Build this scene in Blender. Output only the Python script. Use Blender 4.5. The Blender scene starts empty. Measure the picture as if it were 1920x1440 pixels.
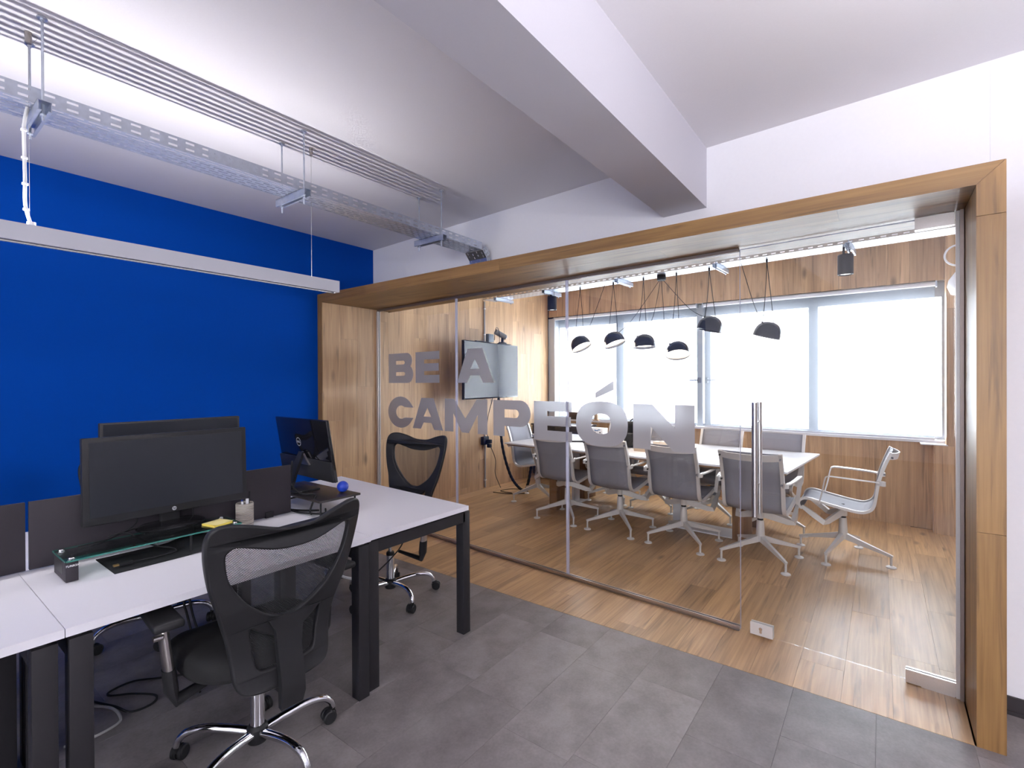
import bpy, bmesh, math, random
from mathutils import Vector, Matrix
random.seed(7)
R = math.radians
PI = math.pi
sc = bpy.context.scene
col = sc.collection

# ------------------------------------------------------------------ camera, world, light, exposure
cam_d = bpy.data.cameras.new('camera')
cam = bpy.data.objects.new('camera', cam_d)
col.objects.link(cam)
cam_d.sensor_width = 36.0
cam_d.lens = 36.0 * 920.4 / 1920.0
cam_d.clip_start = 0.02
_y, _p, _r = R(36.956), R(-0.212), R(-0.2526)
F = Vector((-math.sin(_y), math.cos(_y), 0)); Rt = Vector((math.cos(_y), math.sin(_y), 0)); U = Vector((0, 0, 1))
F2 = F * math.cos(_p) + U * math.sin(_p); U2 = U * math.cos(_p) - F * math.sin(_p)
R3 = Rt * math.cos(_r) + U2 * math.sin(_r); U3 = U2 * math.cos(_r) - Rt * math.sin(_r)
cam.matrix_world = Matrix(((R3.x, U3.x, -F2.x, 0), (R3.y, U3.y, -F2.y, 0), (R3.z, U3.z, -F2.z, 1.45), (0, 0, 0, 1)))
sc.camera = cam

world = bpy.data.worlds.new('overcast_sky')
sc.world = world
world.use_nodes = True
bg = world.node_tree.nodes['Background']
bg.inputs[0].default_value = (0.93, 0.955, 1.0, 1)
bg.inputs[1].default_value = 19.5

sc.view_settings.view_transform = 'Standard'
sc.view_settings.look = 'None'
sc.view_settings.exposure = 0.74
sc.view_settings.gamma = 1.0
sc.view_settings.use_curve_mapping = False
sc.cycles.use_denoising = True
sc.cycles.max_bounces = 10
sc.cycles.diffuse_bounces = 5
sc.cycles.glossy_bounces = 5
sc.cycles.transparent_max_bounces = 24
sc.cycles.caustics_reflective = False
sc.cycles.caustics_refractive = False
sc.cycles.sample_clamp_indirect = 6.0


def portal(name, loc, rot, sx, sy):
    l = bpy.data.lights.new(name, 'AREA')
    l.shape = 'RECTANGLE'; l.size = sx; l.size_y = sy
    l.cycles.is_portal = True
    o = bpy.data.objects.new(name, l)
    o.location = loc; o.rotation_euler = rot
    col.objects.link(o)


# sky guides just outside the wall openings (portals give no light of their own)
portal('window_sky_guide', (-1.9, 6.85, 1.65), (R(-90), 0, R(-5.7)), 5.0, 1.9)


portal('fill_opening_guide', (1.0, -5.46, 1.55), (R(90), 0, 0), 2.0, 1.1)  # guide for the added fill opening in the rear wall

# ------------------------------------------------------------------ helpers


class B:
    def __init__(s):
        s.bm = bmesh.new()

    def box(s, c, d, rot=None, bev=0.0, seg=2):
        M = Matrix.Translation(Vector(c)) @ (rot.to_4x4() if rot else Matrix.Identity(4)) @ Matrix.Diagonal((d[0], d[1], d[2], 1))
        r = bmesh.ops.create_cube(s.bm, size=1.0, matrix=M)
        if bev > 0:
            es = list({e for v in r['verts'] for e in v.link_edges})
            bmesh.ops.bevel(s.bm, geom=es, offset=bev, segments=seg, profile=0.5, affect='EDGES')
        return s

    def bb(s, x0, x1, y0, y1, z0, z1, bev=0.0):
        return s.box(((x0 + x1) / 2, (y0 + y1) / 2, (z0 + z1) / 2), (x1 - x0, y1 - y0, z1 - z0), None, bev)

    def prism(s, poly, z0, z1, M=None):
        M = M or Matrix.Identity(4)
        a = [s.bm.verts.new(M @ Vector((p[0], p[1], z0))) for p in poly]
        b = [s.bm.verts.new(M @ Vector((p[0], p[1], z1))) for p in poly]
        n = len(poly)
        s.bm.faces.new(a[::-1]); s.bm.faces.new(b)
        for i in range(n):
            s.bm.faces.new((a[i], a[(i + 1) % n], b[(i + 1) % n], b[i]))
        return s

    def hexa(s, p):          # 8 corners: bottom ring 0-3, top ring 4-7
        v = [s.bm.verts.new(Vector(q)) for q in p]
        for f in ((3, 2, 1, 0), (4, 5, 6, 7), (0, 1, 5, 4), (1, 2, 6, 5), (2, 3, 7, 6), (3, 0, 4, 7)):
            s.bm.faces.new([v[i] for i in f])
        return s

    def cyl(s, p0, p1, r0, r1=None, n=16):
        return s.tube([p0, p1], [r0, r0 if r1 is None else r1], n)

    def tube(s, pts, r, n=8, cap=True, sx=1.0, up=None):
        pts = [Vector(p) for p in pts]
        rs = r if isinstance(r, (list, tuple)) else [r] * len(pts)
        prev = None; rings = []
        for i, p in enumerate(pts):
            t = (pts[min(i + 1, len(pts) - 1)] - pts[max(i - 1, 0)]).normalized()
            if prev is None:
                a = Vector(up) if up else (Vector((0, 0, 1)) if abs(t.z) < 0.9 else Vector((1, 0, 0)))
            else:
                a = prev
            u = (a - t * a.dot(t)).normalized(); w = t.cross(u); prev = u
            rings.append([s.bm.verts.new(p + (u * math.cos(2 * PI * k / n) * sx + w * math.sin(2 * PI * k / n)) * rs[i]) for k in range(n)])
        for i in range(len(rings) - 1):
            for k in range(n):
                s.bm.faces.new((rings[i][k], rings[i][(k + 1) % n], rings[i + 1][(k + 1) % n], rings[i + 1][k]))
        if cap:
            s.bm.faces.new(rings[0][::-1]); s.bm.faces.new(rings[-1])
        return s

    def strip(s, pts, w, h, side):   # rectangular bar along pts; w along `side`, h across
        pts = [Vector(p) for p in pts]; rings = []
        for i, p in enumerate(pts):
            t = (pts[min(i + 1, len(pts) - 1)] - pts[max(i - 1, 0)]).normalized()
            a = Vector(side[i] if isinstance(side, list) else side)
            a = (a - t * a.dot(t)).normalized(); b = t.cross(a)
            ww = w[i] if isinstance(w, (list, tuple)) else w
            hh = h[i] if isinstance(h, (list, tuple)) else h
            rings.append([s.bm.verts.new(p + a * x * ww / 2 + b * y * hh / 2) for x, y in ((-1, -1), (1, -1), (1, 1), (-1, 1))])
        for i in range(len(rings) - 1):
            for k in range(4):
                s.bm.faces.new((rings[i][k], rings[i][(k + 1) % 4], rings[i + 1][(k + 1) % 4], rings[i + 1][k]))
        s.bm.faces.new(rings[0][::-1]); s.bm.faces.new(rings[-1])
        return s

    def lathe(s, prof, n=24, M=None):
        M = M or Matrix.Identity(4); rings = []
        for r, z in prof:
            if r < 1e-6:
                rings.append([s.bm.verts.new(M @ Vector((0, 0, z)))])
            else:
                rings.append([s.bm.verts.new(M @ Vector((r * math.cos(2 * PI * k / n), r * math.sin(2 * PI * k / n), z))) for k in range(n)])
        for a, b in zip(rings, rings[1:]):
            for k in range(n):
                q = [a[k % len(a)], a[(k + 1) % len(a)], b[(k + 1) % len(b)], b[k % len(b)]]
                q = [x for i, x in enumerate(q) if x not in q[:i]]
                if len(q) > 2:
                    s.bm.faces.new(q)
        return s

    def sph(s, c, r, sc3=(1, 1, 1), u=20, v=12):
        bmesh.ops.create_uvsphere(s.bm, u_segments=u, v_segments=v, radius=r, matrix=Matrix.Translation(Vector(c)) @ Matrix.Diagonal((*sc3, 1)))
        return s

    def mesh(s, name, mat, smooth=35):
        bmesh.ops.recalc_face_normals(s.bm, faces=s.bm.faces)
        me = bpy.data.meshes.new(name)
        s.bm.to_mesh(me); s.bm.free()
        if mat:
            me.materials.append(mat)
        if smooth and len(me.polygons) > 6:
            me.shade_smooth(); me.set_sharp_from_angle(angle=R(smooth))
        return me

    def obj(s, name, mat, parent=None, loc=(0, 0, 0), rot=(0, 0, 0), smooth=35):
        return link(name, s.mesh(name, mat, smooth), parent, loc, rot)


def link(name, me, parent=None, loc=(0, 0, 0), rot=(0, 0, 0)):
    o = bpy.data.objects.new(name, me)
    col.objects.link(o)
    o.parent = parent; o.location = loc; o.rotation_euler = rot
    return o


def tag(o, label=None, cat=None, group=None, kind=None):
    if label: o['label'] = label
    if cat: o['category'] = cat
    if group: o['group'] = group
    if kind: o['kind'] = kind
    return o


def thing(name, label, cat, loc=(0, 0, 0), rotz=0.0, group=None):
    o = bpy.data.objects.new(name, None)
    o.empty_display_size = 0.05
    col.objects.link(o); o.location = loc; o.rotation_euler = (0, 0, rotz)
    return tag(o, label, cat, group)


def struct(o):
    o['kind'] = 'structure'
    return o


def dup(root, loc, rotz, label, group=None):
    def cp(o, par):
        c = o.copy(); col.objects.link(c); c.parent = par
        for ch in o.children:
            cp(ch, c)
        return c
    r = cp(root, None)
    r.location = loc; r.rotation_euler = (0, 0, rotz); r['label'] = label
    if group: r['group'] = group
    return r


def spline(pts, n=6, closed=False):
    P = [Vector(p) for p in pts]; out = []
    m = len(P)
    for i in range(m if closed else m - 1):
        if closed:
            a, b, c, d = P[i - 1], P[i], P[(i + 1) % m], P[(i + 2) % m]
        else:
            a, b, c, d = P[max(i - 1, 0)], P[i], P[i + 1], P[min(i + 2, m - 1)]
        for k in range(n):
            t = k / n
            out.append(0.5 * ((2 * b) + (c - a) * t + (2 * a - 5 * b + 4 * c - d) * t * t + (3 * b - a - 3 * c + d) * t ** 3))
    if not closed:
        out.append(P[-1])
    return out


def flat_mesh(loops, extrude=0.0, bevel=0.0, res=1):
    """filled outline with holes, laid in local XY, as a mesh"""
    cu = bpy.data.curves.new('outline', 'CURVE')
    cu.dimensions = '2D'; cu.fill_mode = 'BOTH'; cu.extrude = extrude; cu.bevel_depth = bevel; cu.bevel_resolution = res
    for lp in loops:
        s = cu.splines.new('POLY'); s.points.add(len(lp) - 1)
        for i, p in enumerate(lp):
            s.points[i].co = (p[0], p[1], 0, 1)
        s.use_cyclic_u = True
    o = bpy.data.objects.new('outline', cu); col.objects.link(o)
    me = bpy.data.meshes.new_from_object(o.evaluated_get(bpy.context.evaluated_depsgraph_get()))
    bpy.data.objects.remove(o); bpy.data.curves.remove(cu)
    return me


def text_mesh(body, size, depth=0.0004, shear=0.0, spacing=1.0):
    cu = bpy.data.curves.new('text', 'FONT')
    cu.body = body; cu.size = size; cu.extrude = depth; cu.align_x = 'CENTER'; cu.align_y = 'CENTER'
    cu.shear = shear; cu.space_character = spacing; cu.offset = size * 0.012
    o = bpy.data.objects.new('text', cu); col.objects.link(o)
    me = bpy.data.meshes.new_from_object(o.evaluated_get(bpy.context.evaluated_depsgraph_get()))
    bpy.data.objects.remove(o); bpy.data.curves.remove(cu)
    return me


def frame(o, origin, xdir, zdir):
    x = Vector(xdir).normalized(); z = Vector(zdir).normalized(); y = z.cross(x)
    o.matrix_local = Matrix(((x.x, y.x, z.x, origin[0]), (x.y, y.y, z.y, origin[1]), (x.z, y.z, z.z, origin[2]), (0, 0, 0, 1)))
    return o


# ------------------------------------------------------------------ materials
def P(name, colr, rough=0.5, metal=0.0, **kw):
    m = bpy.data.materials.new(name); m.use_nodes = True
    b = m.node_tree.nodes['Principled BSDF']
    b.inputs['Base Color'].default_value = (*colr, 1)
    b.inputs['Roughness'].default_value = rough
    b.inputs['Metallic'].default_value = metal
    for k, v in kw.items():
        b.inputs[k.replace('_', ' ')].default_value = v
    return m


def N(m, t, **kw):
    n = m.node_tree.nodes.new(t)
    for k, v in kw.items():
        setattr(n, k, v)
    return n


def noise_tint(m, scale, amt, bump=0.0, detail=4.0, coord='Object'):
    nt = m.node_tree; L = nt.links; b = nt.nodes['Principled BSDF']
    base = b.inputs['Base Color'].default_value[:3]
    tc = N(m, 'ShaderNodeTexCoord'); no = N(m, 'ShaderNodeTexNoise')
    no.inputs['Scale'].default_value = scale; no.inputs['Detail'].default_value = detail
    L.new(tc.outputs[coord], no.inputs['Vector'])
    mx = N(m, 'ShaderNodeMix', data_type='RGBA')
    mx.inputs[6].default_value = (*[max(0, c * (1 - amt)) for c in base], 1)
    mx.inputs[7].default_value = (*[min(1, c * (1 + amt)) for c in base], 1)
    L.new(no.outputs['Fac'], mx.inputs[0]); L.new(mx.outputs[2], b.inputs['Base Color'])
    if bump:
        bp = N(m, 'ShaderNodeBump'); bp.inputs['Strength'].default_value = bump; bp.inputs['Distance'].default_value = 0.002
        L.new(no.outputs['Fac'], bp.inputs['Height']); L.new(bp.outputs[0], b.inputs['Normal'])
    return m


def wood(name, dark, light, rough, axis='x', vary=0.16, spec=0.5):
    m = P(name, light, rough); nt = m.node_tree; L = nt.links; b = nt.nodes['Principled BSDF']
    b.inputs['Specular IOR Level'].default_value = spec
    tc = N(m, 'ShaderNodeTexCoord'); oi = N(m, 'ShaderNodeObjectInfo')
    mu = N(m, 'ShaderNodeVectorMath', operation='MULTIPLY_ADD'); 
    cx = N(m, 'ShaderNodeCombineXYZ')
    for i in range(3): L.new(oi.outputs['Random'], cx.inputs[i])
    mu.inputs[1].default_value = (37.0, 91.0, 53.0)
    L.new(cx.outputs[0], mu.inputs[0]); L.new(tc.outputs['Object'], mu.inputs[2])

    def mapped(a, c):
        mp = N(m, 'ShaderNodeMapping')
        mp.inputs['Scale'].default_value = (a, c, c) if axis == 'x' else ((c, a, c) if axis == 'y' else (c, c, a))
        L.new(mu.outputs[0], mp.inputs['Vector']); return mp

    def noi(a, c, det, dist=0.0):
        no = N(m, 'ShaderNodeTexNoise'); no.inputs['Scale'].default_value = 1.0; no.inputs['Detail'].default_value = det
        no.inputs['Distortion'].default_value = dist
        L.new(mapped(a, c).outputs[0], no.inputs['Vector']); return no
    broad = noi(0.9, 9.0, 3.0, 0.6); fine = noi(2.2, 75.0, 4.0, 0.2); streak = noi(1.6, 34.0, 5.0, 0.8)
    r1 = N(m, 'ShaderNodeValToRGB')
    r1.color_ramp.elements[0].position = 0.30; r1.color_ramp.elements[0].color = (*dark, 1)
    r1.color_ramp.elements[1].position = 0.68; r1.color_ramp.elements[1].color = (*light, 1)
    ad = N(m, 'ShaderNodeMath', operation='MULTIPLY_ADD'); ad.inputs[1].default_value = 0.55
    hf = N(m, 'ShaderNodeMath', operation='MULTIPLY'); hf.inputs[1].default_value = 0.45
    L.new(fine.outputs['Fac'], hf.inputs[0]); L.new(broad.outputs['Fac'], ad.inputs[0]); L.new(hf.outputs[0], ad.inputs[2])
    L.new(ad.outputs[0], r1.inputs['Fac'])
    # dark pores / streaks
    r2 = N(m, 'ShaderNodeValToRGB')
    r2.color_ramp.elements[0].position = 0.575; r2.color_ramp.elements[0].color = (0, 0, 0, 1)
    r2.color_ramp.elements[1].position = 0.74; r2.color_ramp.elements[1].color = (1, 1, 1, 1)
    L.new(streak.outputs['Fac'], r2.inputs['Fac'])
    # knots
    vo = N(m, 'ShaderNodeTexVoronoi'); vo.inputs['Scale'].default_value = 1.0
    L.new(mapped(1.5, 4.2).outputs[0], vo.inputs['Vector'])
    r3 = N(m, 'ShaderNodeValToRGB')
    r3.color_ramp.elements[0].position = 0.035; r3.color_ramp.elements[0].color = (1, 1, 1, 1)
    r3.color_ramp.elements[1].position = 0.13; r3.color_ramp.elements[1].color = (0, 0, 0, 1)
    L.new(vo.outputs['Distance'], r3.inputs['Fac'])
    m1 = N(m, 'ShaderNodeMath', operation='MULTIPLY'); m1.inputs[1].default_value = 0.62; L.new(r2.outputs[0], m1.inputs[0])
    m2 = N(m, 'ShaderNodeMath', operation='MULTIPLY'); m2.inputs[1].default_value = 0.72; L.new(r3.outputs[0], m2.inputs[0])
    mx0 = N(m, 'ShaderNodeMath', operation='MAXIMUM'); L.new(m1.outputs[0], mx0.inputs[0]); L.new(m2.outputs[0], mx0.inputs[1])
    mx = N(m, 'ShaderNodeMix', data_type='RGBA')
    mx.inputs[7].default_value = (*[c * 0.28 for c in dark], 1)
    L.new(mx0.outputs[0], mx.inputs[0]); L.new(r1.outputs[0], mx.inputs[6])
    # per-board value
    mr = N(m, 'ShaderNodeMapRange'); mr.inputs[3].default_value = 1 - vary; mr.inputs[4].default_value = 1 + vary
    L.new(oi.outputs['Random'], mr.inputs[0])
    hs = N(m, 'ShaderNodeHueSaturation'); L.new(mr.outputs[0], hs.inputs['Value']); L.new(mx.outputs[2], hs.inputs['Color'])
    L.new(hs.outputs[0], b.inputs['Base Color'])
    bp = N(m, 'ShaderNodeBump'); bp.inputs['Strength'].default_value = 0.16; bp.inputs['Distance'].default_value = 0.0015
    iv = N(m, 'ShaderNodeMath', operation='SUBTRACT'); iv.inputs[0].default_value = 1.0
    L.new(r2.outputs[0], iv.inputs[1]); L.new(iv.outputs[0], bp.inputs['Height']); L.new(bp.outputs[0], b.inputs['Normal'])
    return m


def mix_glass(name, tint, gloss_rough=0.0, ior=1.5):
    m = bpy.data.materials.new(name); m.use_nodes = True; nt = m.node_tree; L = nt.links
    for n in list(nt.nodes):
        if n.type == 'BSDF_PRINCIPLED': nt.nodes.remove(n)
    out = nt.nodes['Material Output']
    t = N(m, 'ShaderNodeBsdfTransparent'); t.inputs[0].default_value = (*tint, 1)
    g = N(m, 'ShaderNodeBsdfGlossy'); g.inputs['Roughness'].default_value = gloss_rough
    # Schlick reflectance from the unsigned angle, the same from both sides of the pane
    ge = N(m, 'ShaderNodeNewGeometry'); dt = N(m, 'ShaderNodeVectorMath', operation='DOT_PRODUCT')
    L.new(ge.outputs['Normal'], dt.inputs[0]); L.new(ge.outputs['Incoming'], dt.inputs[1])
    ab = N(m, 'ShaderNodeMath', operation='ABSOLUTE'); L.new(dt.outputs['Value'], ab.inputs[0])
    om = N(m, 'ShaderNodeMath', operation='SUBTRACT'); om.inputs[0].default_value = 1.0; L.new(ab.outputs[0], om.inputs[1])
    pw_ = N(m, 'ShaderNodeMath', operation='POWER'); L.new(om.outputs[0], pw_.inputs[0]); pw_.inputs[1].default_value = 5.0
    f0 = ((ior - 1) / (ior + 1)) ** 2
    fr = N(m, 'ShaderNodeMath', operation='MULTIPLY_ADD'); L.new(pw_.outputs[0], fr.inputs[0]); fr.inputs[1].default_value = 1 - f0; fr.inputs[2].default_value = f0
    mx = N(m, 'ShaderNodeMixShader')
    L.new(fr.outputs[0], mx.inputs[0]); L.new(t.outputs[0], mx.inputs[1]); L.new(g.outputs[0], mx.inputs[2])
    L.new(mx.outputs[0], out.inputs[0])
    return m


def veil(name, diff, transp, trans_w=0.5, tcol=(1, 1, 1)):
    """cloth / film: part see-through, part diffuse and translucent"""
    m = bpy.data.materials.new(name); m.use_nodes = True; nt = m.node_tree; L = nt.links
    for n in list(nt.nodes):
        if n.type == 'BSDF_PRINCIPLED': nt.nodes.remove(n)
    out = nt.nodes['Material Output']
    d = N(m, 'ShaderNodeBsdfDiffuse'); d.inputs[0].default_value = (*diff, 1)
    tl = N(m, 'ShaderNodeBsdfTranslucent'); tl.inputs[0].default_value = (*diff, 1)
    t = N(m, 'ShaderNodeBsdfTransparent'); t.inputs[0].default_value = (*tcol, 1)
    a = N(m, 'ShaderNodeMixShader'); a.inputs[0].default_value = trans_w
    L.new(d.outputs[0], a.inputs[1]); L.new(tl.outputs[0], a.inputs[2])
    b = N(m, 'ShaderNodeMixShader'); b.inputs[0].default_value = transp
    L.new(a.outputs[0], b.inputs[1]); L.new(t.outputs[0], b.inputs[2])
    L.new(b.outputs[0], out.inputs[0])
    return m


def film(name, diff, see):
    m = bpy.data.materials.new(name); m.use_nodes = True; nt = m.node_tree; L = nt.links
    for n in list(nt.nodes):
        if n.type == 'BSDF_PRINCIPLED': nt.nodes.remove(n)
    d = N(m, 'ShaderNodeBsdfDiffuse'); d.inputs[0].default_value = (*diff, 1)
    r = N(m, 'ShaderNodeBsdfRefraction'); r.inputs['Color'].default_value = (*see, 1)
    r.inputs['Roughness'].default_value = 0.45; r.inputs['IOR'].default_value = 1.15
    a = N(m, 'ShaderNodeMixShader'); a.inputs[0].default_value = 0.5
    L.new(d.outputs[0], a.inputs[1]); L.new(r.outputs[0], a.inputs[2]); L.new(a.outputs[0], nt.nodes['Material Output'].inputs[0])
    return m


def weave(name, colr, pitch, hole, rough=0.8):
    """net cloth: round holes on a staggered grid in object XZ"""
    m = P(name, colr, rough); nt = m.node_tree; L = nt.links; b = nt.nodes['Principled BSDF']
    uv = N(m, 'ShaderNodeUVMap')
    sp = N(m, 'ShaderNodeSeparateXYZ'); L.new(uv.outputs[0], sp.inputs[0])

    def mt(op, a, bv):
        n = N(m, 'ShaderNodeMath', operation=op)
        for i, q in enumerate((a, bv)):
            if q is None: continue
            if isinstance(q, (int, float)): n.inputs[i].default_value = q
            else: L.new(q, n.inputs[i])
        return n.outputs[0]
    k = 2 * PI / pitch
    sx = mt('SINE', mt('MULTIPLY', sp.outputs[0], k), None)
    sy = mt('SINE', mt('MULTIPLY', sp.outputs[1], k * 1.1), None)
    pr = mt('MULTIPLY', sx, sy)
    gt = mt('GREATER_THAN', pr, hole)
    t = N(m, 'ShaderNodeBsdfTransparent'); mx = N(m, 'ShaderNodeMixShader')
    L.new(gt, mx.inputs[0]); L.new(b.outputs[0], mx.inputs[1]); L.new(t.outputs[0], mx.inputs[2])
    L.new(mx.outputs[0], nt.nodes['Material Output'].inputs[0])
    return m


def emit(name, colr, s):
    m = P(name, (0.8, 0.8, 0.8), 0.5)
    b = m.node_tree.nodes['Principled BSDF']
    b.inputs['Emission Color'].default_value = (*colr, 1); b.inputs['Emission Strength'].default_value = s
    return m


OAK_D, OAK_L = (0.20, 0.098, 0.043), (0.43, 0.245, 0.125)
W_floor = wood('oak_floor', (0.30, 0.165, 0.072), (0.60, 0.362, 0.172), 0.36, spec=0.6)
W_wall = wood('oak_wall', (0.36, 0.212, 0.108), (0.64, 0.415, 0.228), 0.45, vary=0.12)
W_frame = wood('oak_frame', (0.145, 0.070, 0.020), (0.355, 0.196, 0.066), 0.42, vary=0.10)
W_soffit = wood('oak_soffit', (0.145, 0.070, 0.020), (0.355, 0.196, 0.066), 0.42, vary=0.10, spec=0.32)
W_leg = wood('oak_table_leg', (0.13, 0.06, 0.025), (0.27, 0.14, 0.06), 0.45, axis='z')
W_edge = wood('oak_edge', (0.2, 0.1, 0.045), (0.40, 0.24, 0.13), 0.5)
core = P('board_core', (0.06, 0.04, 0.025), 0.8)
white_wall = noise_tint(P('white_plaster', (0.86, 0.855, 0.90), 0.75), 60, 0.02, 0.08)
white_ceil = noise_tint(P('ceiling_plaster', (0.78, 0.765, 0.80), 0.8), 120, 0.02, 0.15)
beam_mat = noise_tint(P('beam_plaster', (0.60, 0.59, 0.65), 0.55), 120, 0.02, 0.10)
blue = noise_tint(P('blue_paint', (0.0004, 0.056, 0.36), 0.75, Specular_IOR_Level=0.06), 40, 0.03, 0.05)
tile_m = P('stone_vinyl', (0.20, 0.18, 0.178), 0.42, Specular_IOR_Level=0.35)
slab_m = P('floor_slab', (0.13, 0.118, 0.118), 0.6)
desk_top = noise_tint(P('desk_laminate', (0.88, 0.865, 0.91), 0.42), 200, 0.015)
table_top_m = P('table_laminate', (0.82, 0.82, 0.84), 0.20)
black_steel = noise_tint(P('black_steel', (0.020, 0.019, 0.022), 0.5, Specular_IOR_Level=0.22), 300, 0.1)
panel_m = noise_tint(P('desk_screen', (0.032, 0.028, 0.034), 0.55, Specular_IOR_Level=0.22), 150, 0.06)
black_plastic = noise_tint(P('black_plastic', (0.018, 0.018, 0.020), 0.42, Specular_IOR_Level=0.22), 250, 0.12, 0.05)
matt_black = noise_tint(P('matt_black', (0.012, 0.012, 0.014), 0.7, Specular_IOR_Level=0.22), 250, 0.15, 0.08)
gloss_black = P('gloss_black', (0.006, 0.006, 0.008), 0.06)
screen_m = P('dark_screen', (0.016, 0.018, 0.024), 0.34, Specular_IOR_Level=0.3)
tv_screen = P('television_screen', (0.015, 0.017, 0.022), 0.16, Specular_IOR_Level=0.28)
fabric_black = noise_tint(P('black_fabric', (0.010, 0.010, 0.011), 0.9), 500, 0.3, 0.3)
chrome = P('chrome', (0.80, 0.80, 0.83), 0.07, 1.0)
steel = noise_tint(P('brushed_steel', (0.62, 0.58, 0.57), 0.28, 1.0), 200, 0.08)
zinc = noise_tint(P('zinc_steel', (0.56, 0.60, 0.68), 0.36, 0.90), 35, 0.18)
bronze = noise_tint(P('brown_channel', (0.30, 0.25, 0.23), 0.4, 0.7), 60, 0.05)
alu = noise_tint(P('painted_aluminium', (0.66, 0.63, 0.61), 0.38, 0.15), 80, 0.03)
glass = mix_glass('clear_glass', (0.98, 0.988, 0.986))
green_glass = mix_glass('green_glass', (0.88, 0.955, 0.93))
glass_edge = P('glass_edge', (0.03, 0.16, 0.13), 0.15)
seam_m = veil('seam_strip', (0.62, 0.62, 0.74), 0.30, 0.5)
frost = film('frosted_vinyl', (0.74, 0.70, 0.705), (0.115, 0.117, 0.122))
blind_m = veil('blind_cloth', (0.125, 0.134, 0.15), 0.54, 0.75, (0.97, 0.98, 1.0))
white_pl = P('white_plastic', (0.82, 0.82, 0.84), 0.4)
white_metal = P('white_metal', (0.78, 0.78, 0.82), 0.35)
lamp_led = emit('lamp_led', (1.0, 0.965, 0.99), 100.0)
lamp_led_down = emit('lamp_led_down', (1.0, 0.965, 0.99), 28.0)
fill_led_down = emit('fill_led_down', (1.0, 0.965, 0.99), 8.0)
fill_led_up = emit('fill_led_up', (1.0, 0.965, 0.99), 230.0)
warm_led = emit('warm_diffuser', (1.0, 0.80, 0.60), 22.0)
spot_led = emit('spot_lens', (1.0, 0.95, 0.9), 1.2)
pend_m = P('pendant_enamel', (0.020, 0.024, 0.034), 0.22)
mesh_black = weave('black_net', (0.018, 0.018, 0.02), 0.0062, 0.10)
sling_m = weave('grey_net', (0.27, 0.265, 0.30), 0.006, 0.62, 0.6)
yellow = P('yellow_paper', (0.80, 0.62, 0.10), 0.8)
gold = P('gold_contact', (0.75, 0.5, 0.2), 0.3, 0.9)
rope = P('rope_wrap', (0.46, 0.42, 0.37), 0.9)
ball_blue = P('blue_rubber', (0.01, 0.045, 0.42), 0.45)
paper = P('white_paper', (0.8, 0.8, 0.82), 0.8)
ink = P('black_ink', (0.02, 0.02, 0.025), 0.7)
logo_m = P('logo_silver', (0.55, 0.56, 0.6), 0.4)
green = P('plant_green', (0.09, 0.22, 0.04), 0.6)
teal = P('teal_card', (0.0, 0.23, 0.17), 0.6)
kraft = P('kraft_card', (0.62, 0.45, 0.30), 0.8)
cream = P('cream_card', (0.75, 0.66, 0.55), 0.8)
cable_grey = P('grey_cable', (0.35, 0.34, 0.34), 0.5)
cable_white = P('white_cable', (0.62, 0.62, 0.64), 0.5)
dark_base = P('dark_baseboard', (0.014, 0.009, 0.012), 0.5)

# concrete-look tile: cloudy, per tile tone
nt = tile_m.node_tree; L = nt.links; _b = nt.nodes['Principled BSDF']
_tc = N(tile_m, 'ShaderNodeTexCoord'); _oi = N(tile_m, 'ShaderNodeObjectInfo'); _cx = N(tile_m, 'ShaderNodeCombineXYZ')
for i in range(3): L.new(_oi.outputs['Random'], _cx.inputs[i])
_ma = N(tile_m, 'ShaderNodeVectorMath', operation='MULTIPLY_ADD'); _ma.inputs[1].default_value = (41, 67, 29)
L.new(_cx.outputs[0], _ma.inputs[0]); L.new(_tc.outputs['Object'], _ma.inputs[2])
_n1 = N(tile_m, 'ShaderNodeTexNoise'); _n1.inputs['Scale'].default_value = 4.5; _n1.inputs['Detail'].default_value = 6; _n1.inputs['Roughness'].default_value = 0.62
_n2 = N(tile_m, 'ShaderNodeTexNoise'); _n2.inputs['Scale'].default_value = 90; _n2.inputs['Detail'].default_value = 3
for n in (_n1, _n2): L.new(_ma.outputs[0], n.inputs['Vector'])
_cr = N(tile_m, 'ShaderNodeValToRGB')
_cr.color_ramp.elements[0].position = 0.3; _cr.color_ramp.elements[0].color = (0.128, 0.112, 0.112, 1)
_cr.color_ramp.elements[1].position = 0.72; _cr.color_ramp.elements[1].color = (0.272, 0.248, 0.25, 1)
_m1 = N(tile_m, 'ShaderNodeMath', operation='MULTIPLY_ADD'); _m1.inputs[1].default_value = 0.8
_m2 = N(tile_m, 'ShaderNodeMath', operation='MULTIPLY'); _m2.inputs[1].default_value = 0.2
L.new(_n2.outputs['Fac'], _m2.inputs[0]); L.new(_n1.outputs['Fac'], _m1.inputs[0]); L.new(_m2.outputs[0], _m1.inputs[2]); L.new(_m1.outputs[0], _cr.inputs[0])
_mr = N(tile_m, 'ShaderNodeMapRange'); _mr.inputs[3].default_value = 0.90; _mr.inputs[4].default_value = 1.10; L.new(_oi.outputs['Random'], _mr.inputs[0])
_hs = N(tile_m, 'ShaderNodeHueSaturation'); L.new(_mr.outputs[0], _hs.inputs['Value']); L.new(_cr.outputs[0], _hs.inputs['Color']); L.new(_hs.outputs[0], _b.inputs['Base Color'])
_bp = N(tile_m, 'ShaderNodeBump'); _bp.inputs['Strength'].default_value = 0.08; _bp.inputs['Distance'].default_value = 0.002
L.new(_n2.outputs['Fac'], _bp.inputs['Height']); L.new(_bp.outputs[0], _b.inputs['Normal'])
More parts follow.
